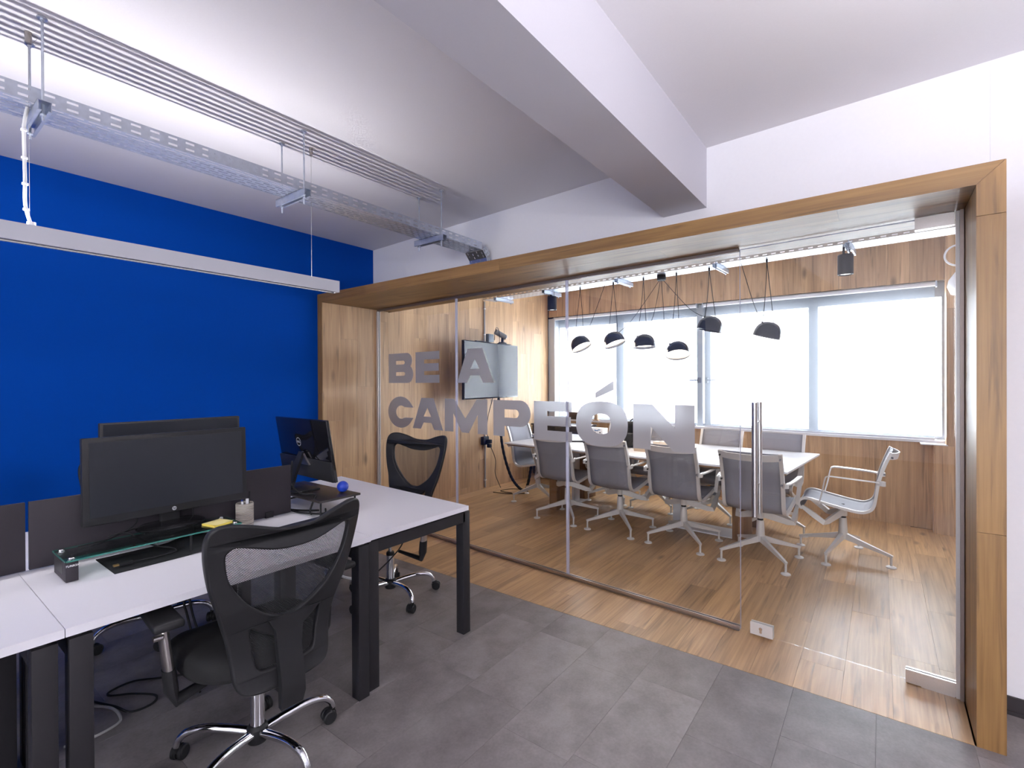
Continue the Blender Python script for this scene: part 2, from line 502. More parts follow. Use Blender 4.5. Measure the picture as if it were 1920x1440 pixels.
# rope wrap: ridges round the cup
nt = rope.node_tree; _tc = N(rope, 'ShaderNodeTexCoord'); _wv = N(rope, 'ShaderNodeTexWave', bands_direction='Z'); _wv.inputs['Scale'].default_value = 42; _wv.inputs['Distortion'].default_value = 1.5
nt.links.new(_tc.outputs['Object'], _wv.inputs['Vector']); _bp = N(rope, 'ShaderNodeBump'); _bp.inputs['Distance'].default_value = 0.003
nt.links.new(_wv.outputs['Fac'], _bp.inputs['Height']); nt.links.new(_bp.outputs[0], nt.nodes['Principled BSDF'].inputs['Normal'])

# ------------------------------------------------------------------ boards / tiles as separate pieces
_bm_cache = {}


def board_mesh(L_, W_, T_, mat, name):
    k = (round(L_, 4), round(W_, 4), round(T_, 4), mat.name, name)
    if k not in _bm_cache:
        _bm_cache[k] = B().bb(0, L_, 0, W_, 0, T_).mesh(name, mat, 0)
    return _bm_cache[k]


def board(name, L_, W_, T_, mat, parent, origin, xdir, zdir):
    return frame(link(name, board_mesh(L_, W_, T_, mat, name), parent), origin, xdir, zdir)


def planks(name, parent, mat, origin, along, across, nrm, run, width, W_=0.19, L_=1.28, T_=0.008, gap=0.0012, phase=0.0):
    """boards covering run (along the grain) x width, set on a face with normal nrm; `across` = direction of growing columns"""
    a, c, n = Vector(along).normalized(), Vector(across).normalized(), Vector(nrm).normalized()
    flip = n.cross(a).dot(c) < 0
    k = 0; w0 = 0.0
    while w0 < width - 0.01:
        ww = min(W_, width - w0)
        off = -((k * 0.37 * L_ + phase) % L_)
        if run <= L_ * 0.7: off = 0.0
        s0 = off
        while s0 < run - 0.002:
            a0 = max(s0, 0.0); a1 = min(s0 + L_, run) if run > L_ * 0.7 else run
            if run - a1 < 0.06: a1 = run
            if a1 - a0 > 0.004:
                o = Vector(origin) + a * (a0 + gap / 2) + c * ((w0 + ww - gap / 2) if flip else (w0 + gap / 2))
                board(name, a1 - a0 - gap, ww - gap, T_, mat, parent, o, a, n)
            s0 = s0 + L_ if a1 < run else run
        w0 += W_; k += 1


# ------------------------------------------------------------------ the room
XL = -4.33
def yW(x): return 3.30 - 0.062 * (x + 4.3)
def yB(x): return 6.30 - 0.10 * x
ZC = 2.86

fl = struct(B().prism([(XL, -5.3), (3.7, -5.3), (3.7, yW(3.7)), (0.385, yW(0.385)), (0.385, 2.65), (XL, 2.65)], -0.06, -0.0065).obj('floor', slab_m))
TW, TL = 0.3135, 0.626
for k in range(-14, 13):
    x0 = -0.333 + TW * k
    x1 = x0 + TW
    if x1 > 2.6 or x0 < XL - 0.05: continue
    x0 = max(x0, XL)
    ph = {-1: 2.034, 0: 2.256, 1: 2.06, -4: 1.745, -3: 2.245, -5: 2.42}.get(k, 1.5 + (k * 0.37 % 1) * 0.626)
    ytop = 2.65 if x0 < 0.25 else yW(x1) - 0.004
    y = ph + TL
    while y > ytop: y -= TL
    y += TL
    while y > -0.9:
        ya, yb = y - TL, min(y, ytop)
        if yb - ya > 0.02:
            if x0 < 0.25 < x1 and yb > 2.65: yb = 2.65
            board('tile', yb - ya - 0.001, x1 - x0 - 0.001, 0.0065, tile_m, fl, (x1 - 0.0005, ya + 0.0005, -0.0065), (0, 1, 0), (0, 0, 1))
        y -= TL

fl2 = struct(B().prism([(XL - 0.05, 2.651), (0.385, 2.651), (0.385, 3.05), (1.0, 3.05), (1.0, yB(1.0) + 0.2), (XL - 0.05, yB(XL) + 0.2)], -0.06, -0.0085).obj('floor', core))
planks('plank', fl2, W_floor, (XL, 2.652, -0.0085), (0, 1, 0), (1, 0, 0), (0, 0, 1), 4.08, 4.56, 0.19, 1.28, 0.0085, 0.0009)
planks('plank', fl2, W_floor, (0.23, 2.652, -0.0085), (0, 1, 0), (1, 0, 0), (0, 0, 1), 0.60, 0.0755, 0.19, 1.28, 0.0085, 0.0009)
planks('plank', fl2, W_floor, (0.23, 3.2525, -0.0085), (0, 1, 0), (1, 0, 0), (0, 0, 1), 3.0, 0.76, 0.19, 1.28, 0.0085, 0.0009, 0.5)

struct(B().bb(XL - 0.1, 3.7, -5.3, 7.1, ZC, ZC + 0.15).obj('ceiling', white_ceil))
struct(B().bb(XL - 0.12, XL, -5.3, 3.30, -0.05, ZC).obj('wall_left', blue))
wl = struct(B().bb(XL - 0.12, XL - 0.009, 3.301, 6.95, -0.05, ZC).obj('wall_left', core))
planks('plank', wl, W_wall, (XL - 0.009, 3.302, 0), (0, 0, 1), (0, 1, 0), (1, 0, 0), ZC, yB(XL) - 3.302, 0.19, 1.28, 0.009, 0.0012, 0.45)

# white wall over and beside the wooden portal
wb = B()
ang = math.atan(-0.062)
def wallseg(b, x0, x1, z0, z1, t=0.12):
    b.prism([(x0, yW(x0)), (x1, yW(x1)), (x1, yW(x1) + t), (x0, yW(x0) + t)], z0, z1)
wallseg(wb, XL, 0.385, 2.30, ZC); wallseg(wb, 0.3855, 3.7, -0.05, ZC)
struct(wb.obj('wall_back', white_wall, smooth=0))
bs = B()
bs.prism([(0.39, yW(0.39) - 0.012), (3.65, yW(3.65) - 0.012), (3.65, yW(3.65) - 0.0005), (0.39, yW(0.39) - 0.0005)], 0.0, 0.075)
bs.prism([(0.39, yW(0.39) - 0.02), (3.65, yW(3.65) - 0.02), (3.65, yW(3.65) - 0.0005), (0.39, yW(0.39) - 0.0005)], 0.0, 0.016)
struct(bs.obj('baseboard_back', dark_base, smooth=0))
# walls the camera does not see: right and rear
struct(B().bb(3.7, 3.82, -5.3, 3.2, -0.05, ZC).obj('wall_right', white_wall, smooth=0))
rr = B(); rr.bb(XL - 0.1, 3.82, -5.42, -5.3, -0.05, 1.0).bb(XL - 0.1, 3.82, -5.42, -5.3, 2.1, ZC).bb(XL - 0.1, 0.0, -5.42, -5.3, 1.0, 2.1).bb(2.0, 3.82, -5.42, -5.3, 1.0, 2.1)  # unseen rear opening, added to let in frontal fill light
struct(rr.obj('wall_rear', white_wall, smooth=0))

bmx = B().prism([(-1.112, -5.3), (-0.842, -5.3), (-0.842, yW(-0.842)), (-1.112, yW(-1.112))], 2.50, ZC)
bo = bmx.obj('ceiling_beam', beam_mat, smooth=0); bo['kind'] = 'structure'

# wooden portal -----------------------------------------------------------------
PX0, PX1, PY0 = XL, 0.385, 2.65
def pyb(x): return yW(x) + 0.20
pc = B()
pc.prism([(PX0, PY0 + 0.009), (PX1 - 0.008, PY0 + 0.009), (PX1 - 0.008, pyb(PX1)), (PX0, pyb(PX0))], 2.229, 2.292)
pc.bb(PX1 - 0.076, PX1 - 0.008, PY0 + 0.009, pyb(PX1), 0.0, 2.229)
pc.bb(PX0, PX0 + 0.062, PY0 + 0.009, 3.298, 0.0, 2.229)
pt = struct(pc.obj('trim_1', core, smooth=0))
def fprism(poly_xz, nm, mat):     # board on the front face, polygon in x-z
    b = B(); M = Matrix(((1, 0, 0, 0), (0, 0, 1, 0), (0, 1, 0, 0), (0, 0, 0, 1)))
    cx = sum(p[0] for p in poly_xz) / len(poly_xz); cz = sum(p[1] for p in poly_xz) / len(poly_xz)
    horiz = (max(p[0] for p in poly_xz) - min(p[0] for p in poly_xz)) > (max(p[1] for p in poly_xz) - min(p[1] for p in poly_xz))
    if horiz:
        pl = [(p[0] - cx, p[1] - cz) for p in poly_xz]
        b.prism(pl, -0.0045, 0.0045)
        return frame(b.obj(nm, mat, pt, smooth=0), (cx, PY0 + 0.0045, cz), (1, 0, 0), (0, -1, 0))
    pl = [(p[1] - cz, -(p[0] - cx)) for p in poly_xz]
    b.prism(pl, -0.0045, 0.0045)
    return frame(b.obj(nm, mat, pt, smooth=0), (cx, PY0 + 0.0045, cz), (0, 0, 1), (0, -1, 0))
g = 0.0008
xj = -2.10
fprism([(PX0, 2.30), (PX0 + 0.08, 2.22), (xj - g, 2.22), (xj - g, 2.30)], 'plank', W_frame)
fprism([(xj + g, 2.30), (xj + g, 2.22), (PX1 - 0.085 - g, 2.22), (PX1 - 2 * g, 2.30)], 'plank', W_frame)
fprism([(PX1, 2.30), (PX1 - 0.085, 2.22), (PX1 - 0.085, 2.095 + g), (PX1, 2.095 + g)], 'plank', W_frame)
fprism([(PX1 - 0.085, 2.095 - g), (PX1, 2.095 - g), (PX1, 0.85 + g), (PX1 - 0.085, 0.85 + g)], 'plank', W_frame)
fprism([(PX1 - 0.085, 0.85 - g), (PX1, 0.85 - g), (PX1, 0), (PX1 - 0.085, 0)], 'plank', W_frame)
fprism([(PX0, 2.30 - 2 * g), (PX0, 1.35 + g), (PX0 + 0.07, 1.35 + g), (PX0 + 0.07, 2.23 - g)], 'plank', W_frame)
fprism([(PX0, 1.35 - g), (PX0, 0), (PX0 + 0.07, 0), (PX0 + 0.07, 1.35 - g)], 'plank', W_frame)
# underside boards, grain along x
planks('plank', pt, W_soffit, (PX0 + 0.07, PY0 + 0.0095, 2.229), (1, 0, 0), (0, 1, 0), (0, 0, -1), PX1 - 0.085 - PX0 - 0.07, 0.555, 0.185, 2.4, 0.009, 0.0008, 0.7)
for xa, xb in ((PX0 + 0.07, -2.30), (-2.2992, 0.30)):
    cx, cy = (xa + xb) / 2, 3.26
    b = B(); b.prism([(xa - cx, -(3.2153 - cy)), (xb - cx, -(3.2153 - cy)), (xb - cx, -(pyb(xb) - cy)), (xa - cx, -(pyb(xa) - cy))], 0, 0.009)
    frame(b.obj('plank', W_soffit, pt, smooth=0), (cx, cy, 2.229), (1, 0, 0), (0, 0, -1))
b = B(); b.prism([(PX0, pyb(PX0)), (PX1, pyb(PX1)), (PX1, pyb(PX1) + 0.008), (PX0, pyb(PX0) + 0.008)], 2.22, 2.30)
b.obj('plank', W_frame, pt, smooth=0)
# top of the portal
board('plank', PX1 - PX0, 0.33, 0.008, W_frame, pt, (PX0, PY0 + 0.0096, 2.292), (1, 0, 0), (0, 0, 1))
# jamb linings
planks('plank', pt, W_wall, (PX0 + 0.062, PY0 + 0.0095, 0), (0, 0, 1), (0, 1, 0), (1, 0, 0), 2.219, 0.64, 0.195, 1.28, 0.008, 0.0008, 0.2)
planks('plank', pt, W_frame, (PX1 - 0.076, PY0 + 0.0095, 0), (0, 0, 1), (0, 1, 0), (-1, 0, 0), 2.219, pyb(0.3) - PY0 - 0.012, 0.40, 2.3, 0.009, 0.0008)
board('plank', 2.29, 0.34, 0.008, W_frame, pt, (PX1 - 0.008, 3.0, 0), (0, 0, 1), (1, 0, 0))

# far window wall ---------------------------------------------------------------
uB = Vector((1, -0.1, 0)).normalized(); nB = Vector((-0.1, -1, 0)).normalized()
def pB(x, z, off=0.0):
    p = Vector((x, yB(x), z)) + nB * off
    return p
def bslab(b, x0, x1, z0a, z0b, z1a, z1b, o0, o1):     # slab parallel to window wall, offsets along nB (towards the room)
    q = [pB(x0, z0a, o1), pB(x1, z0b, o1), pB(x1, z0b, o0), pB(x0, z0a, o0), pB(x0, z1a, o1), pB(x1, z1b, o1), pB(x1, z1b, o0), pB(x0, z1a, o0)]
    return b.hexa(q)
def zh(x): return 2.418 + (0.45 - x) * 0.0163
XB0, XB1 = -4.24, 0.50
fw = B()
bslab(fw, XL - 0.1, 1.0, -0.05, -0.05, 0.842, 0.842, -0.25, -0.009)
bslab(fw, XL - 0.1, 1.0, zh(XL) + 0.0, zh(1.0), ZC, ZC, -0.25, -0.009)
wf = struct(fw.obj('wall_far', core, smooth=0))
xx = XL + 0.02
k = 0
while xx < 0.60:
    w = 0.19
    o = pB(xx, 0.0, -0.009)
    board('plank', 0.842, w - 0.0012, 0.009, W_wall, wf, o + uB * (w - 0.0012), (0, 0, 1), nB)
    z0 = zh(xx + w)
    board('plank', ZC - z0, w - 0.0012, 0.009, W_wall, wf, pB(xx, z0, -0.009) + uB * (w - 0.0012), (0, 0, 1), nB)
    xx += w * uB.x; k += 1
# lintel underside of the header, sill board
sb = B(); bslab(sb, XL + 0.01, 0.55, 0.842, 0.842, 0.868, 0.868, -0.22, 0.012); struct(sb.obj('trim_2', white_metal, smooth=0))
# pier in the corner
pr_ = B().bb(0.405, 1.0, 6.105, 6.30, 0, 0.835).bb(0.495, 1.0, 6.105, 6.30, 0.835, ZC)
pier = struct(pr_.obj('pillar', core, smooth=0))
for x0, w in ((0.405, 0.19), (0.596, 0.19), (0.787, 0.19)):
    board('plank', 0.835, w, 0.009, W_wall, pier, (x0 + w, 6.105, 0), (0, 0, 1), (0, -1, 0))
for x0, w in ((0.495, 0.19), (0.686, 0.19)):
    board('plank', 1.28, w, 0.009, W_wall, pier, (x0 + w, 6.105, 0.837), (0, 0, 1), (0, -1, 0))
    board('plank', ZC - 2.119, w, 0.009, W_wall, pier, (x0 + w, 6.105, 2.119), (0, 0, 1), (0, -1, 0))
board('plank', 0.835, 0.15, 0.009, W_wall, pier, (0.405, 6.105, 0), (0, 0, 1), (-1, 0, 0))
board('plank', ZC - 0.837, 0.15, 0.009, W_wall, pier, (0.495, 6.105, 0.837), (0, 0, 1), (-1, 0, 0))
ledge = B().bb(0.30, 0.50, 6.10, 6.30, 0.835, 0.845); struct(ledge.obj('trim_3', white_metal, smooth=0))
struct(B().bb(1.0, 1.1, 3.05, 6.4, -0.05, ZC).obj('wall_right', white_wall, smooth=0))

# window: frames, panes, handles
win = thing('window_1', None, None); win['kind'] = 'structure'
wfm = B()
for xa, xb in ((-4.40, -4.19), (-3.151, -3.028), (-1.952, -1.875), (-1.85, -1.774), (-0.675, -0.582), (0.46, 0.60)):
    bslab(wfm, xa, xb, 0.868, 0.868, 2.50, 2.43, -0.20, -0.13)
bslab(wfm, -4.4, 0.6, 2.33, 2.27, 2.52, 2.44, -0.20, -0.14)
bslab(wfm, -4.4, 0.6, 0.868, 0.868, 0.90, 0.90, -0.20, -0.14)
bslab(wfm, XL + 0.001, -4.205, 0.868, 0.868, 2.47, 2.47, -0.19, -0.012)
wfm.obj('window_frame', P('window_frame_paint', (0.55, 0.58, 0.62), 0.4), win, smooth=0)
for xa, xb in ((-4.19, -3.151), (-3.028, -1.952), (-1.774, -0.675), (-0.582, 0.46)):
    b = B(); bslab(b, xa, xb, 0.90, 0.90, 2.33, 2.28, -0.17, -0.164); b.obj('pane', glass, win, smooth=0)
for xa, xb in ((-2.038, -1.915), (-1.815, -1.695)):
    b = B(); bslab(b, xa, xb, 1.455, 1.455, 1.475, 1.475, -0.10, -0.085)
    xm = xb if xa < -1.9 else xa
    bslab(b, xm - 0.018, xm + 0.018, 1.43, 1.43, 1.50, 1.50, -0.13, -0.085)
    b.obj('window_handle', P('window_handle_paint', (0.25, 0.26, 0.3), 0.4), win, smooth=0)

def blind(x0, x1, label):
    o = thing('roller_blind', label, 'blind', tuple(pB(x0, 0.84)), 0, 'roller blinds over the long window')
    org = pB(x0, 0.84)
    T = Matrix.Translation(-org)
    def fin(b, nm, mt, sm=35):
        b.bm.transform(T); return b.obj(nm, mt, o, smooth=sm)
    c = B(); bslab(c, x0, x1, 0.885, 0.885, zh(x0) - 0.045, zh(x1) - 0.045, -0.042, -0.040); fin(c, 'cloth', blind_m, 0)
    c = B(); c.cyl(pB(x0 - 0.01, zh(x0) - 0.03, -0.035), pB(x1 + 0.01, zh(x1) - 0.03, -0.035), 0.024, None, 16); fin(c, 'roller_tube', white_metal)
    c = B(); bslab(c, x0, x1, 0.869, 0.869, 0.888, 0.888, -0.05, -0.032); fin(c, 'bottom_bar', P('blind_bar', (0.55, 0.55, 0.60), 0.4), 0)
    for xe in (x0 - 0.012, x1 + 0.012):
        c = B(); bslab(c, xe - 0.006, xe + 0.006, zh(xe) - 0.06, zh(xe) - 0.06, zh(xe), zh(xe), -0.07, -0.008); fin(c, 'bracket', zinc, 0)
blind(-4.205, -1.922, 'wide white roller blind, the one beside the television wall')
blind(-1.819, 0.412, 'wide white roller blind, the one beside the wooden corner pier')

# ------------------------------------------------------------------ glass partition
wu = Vector((1, -0.062, 0)).normalized(); wn = Vector((-0.062, -1, 0)).normalized()
def pW(x, z, off=0.0): return Vector((x, yW(x), z)) + wn * off
def wslab(b, x0, x1, z0, z1, o0=-0.005, o1=0.005):
    return b.hexa([pW(x0, z0, o1), pW(x1, z0, o1), pW(x1, z0, o0), pW(x0, z0, o0), pW(x0, z1, o1), pW(x1, z1, o1), pW(x1, z1, o0), pW(x0, z1, o0)])
gp = thing('glass_partition', 'frameless glass partition with grey lettering under the wooden portal', 'partition')
S1, S2, S3 = -3.045, -1.857, -0.66
ZT = 2.22
for a, b_ in ((XL + 0.09, S1 - 0.010), (S1 + 0.010, S2 - 0.010), (S2 + 0.010, S3 - 0.003)):
    wslab(B(), a, b_, 0.02, ZT - 0.002).obj('pane', glass, gp, smooth=0)
for s in (S1, S2):
    tag(wslab(B(), s - 0.0095, s + 0.0095, 0.03, ZT - 0.02, -0.007, 0.007).obj('seam_strip', seam_m, gp, smooth=0), 'pale joint strip')
c = B(); wslab(c, XL + 0.08, S3, 0, 0.028, -0.014, -0.007); wslab(c, XL + 0.08, S3, 0, 0.028, 0.007, 0.014); wslab(c, XL + 0.08, S3, 0, 0.012, -0.014, 0.014)
c.obj('bottom_rail', steel, gp, smooth=0)
c = B(); wslab(c, XL + 0.08, S3, ZT - 0.020, ZT - 0.0005, -0.012, -0.006); wslab(c, XL + 0.08, S3, ZT - 0.020, ZT - 0.0005, 0.006, 0.012)
c.obj('top_channel', bronze, gp, smooth=0)
c = B(); wslab(c, XL + 0.0705, XL + 0.10, 0, ZT - 0.02, -0.014, -0.006); wslab(c, XL + 0.0705, XL + 0.10, 0, ZT - 0.02, 0.006, 0.014)
c.obj('wall_channel', alu, gp, smooth=0)

# lettering: outlines in metres on the glass, x measured in room x, z up
def arc(cx, cy, rx, ry, a0, a1, n=10):
    return [(cx + rx * math.cos(R(a0 + (a1 - a0) * i / n)), cy + ry * math.sin(R(a0 + (a1 - a0) * i / n))) for i in range(n + 1)]
def superell(cx, cy, rx, ry, p=2.6, n=44):
    o = []
    for i in range(n):
        t = 2 * PI * i / n; c_, s_ = math.cos(t), math.sin(t)
        o.append((cx + rx * math.copysign(abs(c_) ** (2 / p), c_), cy + ry * math.copysign(abs(s_) ** (2 / p), s_)))
    return o
Hh = 0.297
def gE(w): t = 0.075; return [[(0, 0), (w, 0), (w, t), (0.13, t), (0.13, 0.112), (w - 0.01, 0.112), (w - 0.01, 0.185), (0.13, 0.185), (0.13, Hh - t), (w, Hh - t), (w, Hh), (0, Hh)]]
def gA(w): return [[(0, 0), (0.125, 0), (0.165, 0.062), (w - 0.165, 0.062), (w - 0.125, 0), (w, 0), (w / 2 + 0.09, Hh), (w / 2 - 0.09, Hh)], [(w / 2 - 0.055, 0.120), (w / 2 + 0.055, 0.120), (w / 2, 0.205)]]
def gB(w):
    o = [(0, 0)] + arc(w - 0.088, 0.088, 0.088, 0.088, -90, 58, 9) + arc(w - 0.10, 0.222, 0.082, 0.075, -35, 90, 9) + [(0, Hh)]
    return [o, [(0.125, 0.072)] + arc(w - 0.15, 0.091, 0.022, 0.019, -90, 90, 5) + [(0.125, 0.110)], [(0.125, 0.185)] + arc(w - 0.155, 0.204, 0.022, 0.019, -90, 90, 5) + [(0.125, 0.223)]]
def gC(w):
    o = [p for p in arc(w / 2, Hh / 2, w / 2, Hh / 2 + 0.008, 30, 330, 30)]
    i = [p for p in arc(w / 2 + 0.01, Hh / 2, w / 2 - 0.125, Hh / 2 - 0.082, 318, 42, 22)]
    return [o + [(w, 0.098), (w - 0.115, 0.098)] + i[1:-1] + [(w - 0.115, 0.200), (w, 0.200)]]
def gM(w): return [[(0, 0), (0.115, 0), (0.115, 0.165), (w / 2 - 0.045, 0), (w / 2 + 0.045, 0), (w - 0.115, 0.165), (w - 0.115, 0), (w, 0), (w, Hh), (w - 0.125, Hh), (w / 2, 0.125), (0.125, Hh), (0, Hh)]]
def gP(w): return [[(0, 0), (0.125, 0), (0.125, 0.085)] + arc(w - 0.106, 0.191, 0.106, 0.106, -90, 90, 12) + [(0, Hh)], [(0.125, 0.155)] + arc(w - 0.155, 0.189, 0.034, 0.034, -90, 90, 8) + [(0.125, 0.223)]]
def gO(w): return [superell(w / 2, Hh / 2, w / 2, Hh / 2 + 0.010, 2.5), superell(w / 2, Hh / 2, w / 2 - 0.128, Hh / 2 - 0.078, 2.5)]
def gN(w): return [[(0, 0), (0.125, 0), (0.125, 0.150), (w - 0.135, 0), (w, 0), (w, Hh), (w - 0.125, Hh), (w - 0.125, 0.147), (0.135, Hh), (0, Hh)]]
letters = [(gB(0.40), -4.054, 1.447), (gE(0.35), -3.619, 1.447), (gA(0.447), -3.034, 1.447),
           (gC(0.412), -4.066, 1.006), (gA(0.444), -3.666, 1.006), (gM(0.537), -3.199, 1.006), (gP(0.398), -2.595, 1.006),
           (gE(0.354), -2.166, 1.006), (gO(0.412), -1.777, 1.006), (gN(0.412), -1.327, 1.006),
           ([[(0, 0), (0.148, 0.061), (0.148, 0.127), (0.0, 0.04)]], -1.616, 1.333)]
for loops, x0, z0 in letters:
    me = flat_mesh(loops, 0.0)
    me.materials.append(frost)
    o = link('letter', me, gp)
    frame(o, pW(x0, z0, 0.0062), wu, wn)      # local x along the glass, local y up: z x x = up
    o.matrix_local = Matrix(((wu.x, 0, wn.x, o.location.x), (wu.y, 0, wn.y, o.location.y), (0, 1, 0, o.location.z), (0, 0, 0, 1)))

# glass door
dr = thing('door_1', None, None); dr['kind'] = 'structure'
X3, X4 = S3 + 0.004, 0.268
wslab(B(), X3, X4, 0.012, ZT - 0.006).obj('pane', glass, dr, smooth=0)
c = B(); wslab(c, X3, X3 + 0.002, 0.012, ZT - 0.008, -0.0052, 0.0052); wslab(c, X3 + 0.002, X4 - 0.002, ZT - 0.010, ZT - 0.007, -0.0052, 0.0052)
c.obj('glass_edge', seam_m, dr, smooth=0)
for nm, x0, x1, z0, z1 in (('top_hinge', 0.128, X4, 2.160, 2.216), ('floor_hinge', 0.092, 0.287, 0.004, 0.066)):
    c = B(); wslab(c, x0, x1, z0, z1, 0.0055, 0.018); wslab(c, x0, x1, z0, z1, -0.018, -0.0055)
    if z0 < 1: wslab(c, 0.15, X4, 0.0, 0.004, -0.018, 0.018)
    c.obj(nm, steel, dr, smooth=0)
c = B(); wslab(c, -0.600, -0.484, 0.010, 0.076, 0.0055, 0.017); wslab(c, -0.600, -0.484, 0.010, 0.076, -0.017, -0.0055)
lk = c.obj('lock_plate', alu, dr, smooth=0)
c = B(); c.cyl(pW(-0.545, 0.050, 0.0165), pW(-0.545, 0.050, 0.0215), 0.009, None, 16); wslab(c, -0.551, -0.539, 0.026, 0.050, 0.0165, 0.020)
c.obj('lock_cylinder', chrome, lk)
for off, z0, z1, xh in ((0.050, 0.690, 1.330, -0.566), (-0.050, 0.690, 1.330, -0.566)):
    c = B(); c.cyl(pW(xh, z0, off), pW(xh, z1, off), 0.0155, None, 20)
    h_ = c.obj('pull_handle', steel, dr)
    c = B()
    for z in (0.86, 1.22): c.cyl(pW(xh, z, 0.005 * (1 if off > 0 else -1)), pW(xh, z, off), 0.007, None, 10)
    c.obj('handle_post', chrome, h_)
c = B(); wslab(c, X4 + 0.004, 0.286, 0, ZT - 0.001, -0.02, 0.02); c.obj('jamb_edge', alu, dr, smooth=0)
c = B(); wslab(c, 0.286, PX1 - 0.0855, 0, ZT - 0.001, -0.022, 0.032); c.obj('jamb_channel', bronze, dr, smooth=0)

# ------------------------------------------------------------------ cable trays
def perforated(b, p0, along, across, length, width, rows, pitch, slot, slotw, stag=True, skip=None):
    a = Vector(along); c = Vector(across); p0 = Vector(p0)
    def quad(s0, s1, w0, w1):
        if s1 - s0 < 1e-5 or w1 - w0 < 1e-5: return
        b.bm.faces.new([b.bm.verts.new(p0 + a * s + c * w) for s, w in ((s0, w0), (s1, w0), (s1, w1), (s0, w1))])
    rp = width / rows; w = 0.0
    for r in range(rows):
        mid = rp * (r + 0.5); quad(0, length, w, mid - slotw / 2); w = mid + slotw / 2
        s = (pitch / 2 if (stag and r % 2) else 0.0) + 0.004; last = 0.0
        while s + slot < length - 0.004:
            quad(last, s, mid - slotw / 2, mid + slotw / 2); last = s + slot; s += pitch
        quad(last, length, mid - slotw / 2, mid + slotw / 2)
    quad(0, length, w, width)
    return b

def solid(o, t=0.0015):
    m = o.modifiers.new('sheet', 'SOLIDIFY'); m.thickness = t; m.offset = 0
    return o

TX0, TX1, TZ, TH = -2.790, -2.600, 2.533, 0.058
ct = thing('cable_tray', 'galvanised perforated cable tray hung from the ceiling over the desks', 'cable tray', (-2.695, 0, TZ))
def ctp(b, nm, m, sm=0, sol=True):
    b.bm.transform(Matrix.Translation((2.695, 0, -TZ))); o = b.obj(nm, m, ct, smooth=sm)
    return solid(o) if sol else o
Y0, Y1 = -1.6, 3.055
b = perforated(B(), (TX0, Y0, TZ), (0, 1, 0), (1, 0, 0), Y1 - Y0, TX1 - TX0, 7, 0.062, 0.048, 0.0125); ctp(b, 'tray_base', zinc)
for x in (TX0, TX1):
    b = perforated(B(), (x, Y0, TZ + 0.001), (0, 1, 0), (0, 0, 1), Y1 - Y0, TH, 2, 0.070, 0.036, 0.0095, False)
    ctp(b, 'side_rail', zinc)
for x in (TX0 - 0.002, TX1 + 0.002):     # joint plates
    b = B(); b.bb(x - 0.0012, x + 0.0012, 1.02, 1.28, TZ + 0.004, TZ + TH - 0.004)
    for yy in (1.05, 1.12, 1.18, 1.25):
        for zz in (0.018, 0.042): b.cyl((x - 0.004, yy, TZ + zz), (x + 0.004, yy, TZ + zz), 0.006, None, 8)
    ctp(b, 'joint_plate', zinc, 0, False)
# two short bends running down behind the portal
bx = [(Y1 + 0.008, TZ + 0.0), (Y1 + 0.060, TZ - 0.055), (Y1 + 0.085, TZ - 0.150)]
for i in range(2):
    (ya, za), (yb, zb) = bx[i], bx[i + 1]
    d = Vector((0, yb - ya, zb - za)); ln = d.length; d.normalize(); nrm = Vector((0, -d.z, d.y))
    b = perforated(B(), (TX0, ya, za), d, (1, 0, 0), ln, TX1 - TX0, 4, 0.030, 0.018, 0.009)
    ctp(b, 'tray_bend', zinc)
    b = perforated(B(), (TX1, ya, za), d, nrm, ln, 0.055, 2, 0.040, 0.026, 0.009, False); ctp(b, 'tray_bend', zinc)
    b = perforated(B(), (TX0, ya, za), d, nrm, ln, 0.055, 2, 0.040, 0.026, 0.009, False); ctp(b, 'tray_bend', zinc)
hl = ['steel threaded-rod tray hanger nearest the hanging white cable', 'steel threaded-rod tray hanger half way along the tray', 'steel threaded-rod tray hanger nearest the wooden portal']
def hanger(p0, p1, ztop, zb, zrod, label, grp, ang=0.0):
    """two rods p0,p1 (x,y) with a strut channel below the tray"""
    mid = ((p0[0] + p1[0]) / 2, (p0[1] + p1[1]) / 2)
    o = thing('tray_hanger', label, 'hanger', (mid[0], mid[1], ztop), 0, grp)
    v = Vector((p1[0] - p0[0], p1[1] - p0[1], 0)); ln = v.length; v.normalize(); s = Vector((-v.y, v.x, 0))
    for p in (p0, p1):
        q = Vector((p[0] - mid[0], p[1] - mid[1], 0))
        b = B(); b.cyl(q + Vector((0, 0, -0.001)), q + Vector((0, 0, zrod - ztop)), 0.0045, None, 8)
        b.cyl(q + Vector((0, 0, -0.007)), q + Vector((0, 0, -0.001)), 0.016, None, 12); b.cyl(q + Vector((0, 0, -0.016)), q + Vector((0, 0, -0.007)), 0.008, None, 6)
        b.cyl(q + Vector((0, 0, zb - ztop - 0.052)), q + Vector((0, 0, zb - ztop - 0.044)), 0.010, None, 6)
        b.obj('rod', zinc, o)
    b = B(); rot = Matrix.Rotation(math.atan2(v.y, v.x), 3, 'Z'); L_ = ln + 0.07; z = zb - ztop
    for sy in (-0.019, 0.019): b.box(tuple(s * sy + Vector((0, 0, z - 0.022))), (L_, 0.003, 0.040), rot)
    b.box((0, 0, z - 0.003), (L_, 0.041, 0.003), rot)
    for sy in (-0.014, 0.014): b.box(tuple(s * sy + Vector((0, 0, z - 0.041))), (L_, 0.009, 0.003), rot)
    b.obj('strut_channel', zinc, o, smooth=0)
for yy, lb in zip((0.43, 1.50, 2.572), hl):
    hanger((-2.814, yy), (-2.576, yy), ZC, TZ - 0.0015, TZ - 0.085 if yy > 0.5 else TZ - 0.07, lb, 'tray hangers over the desks')

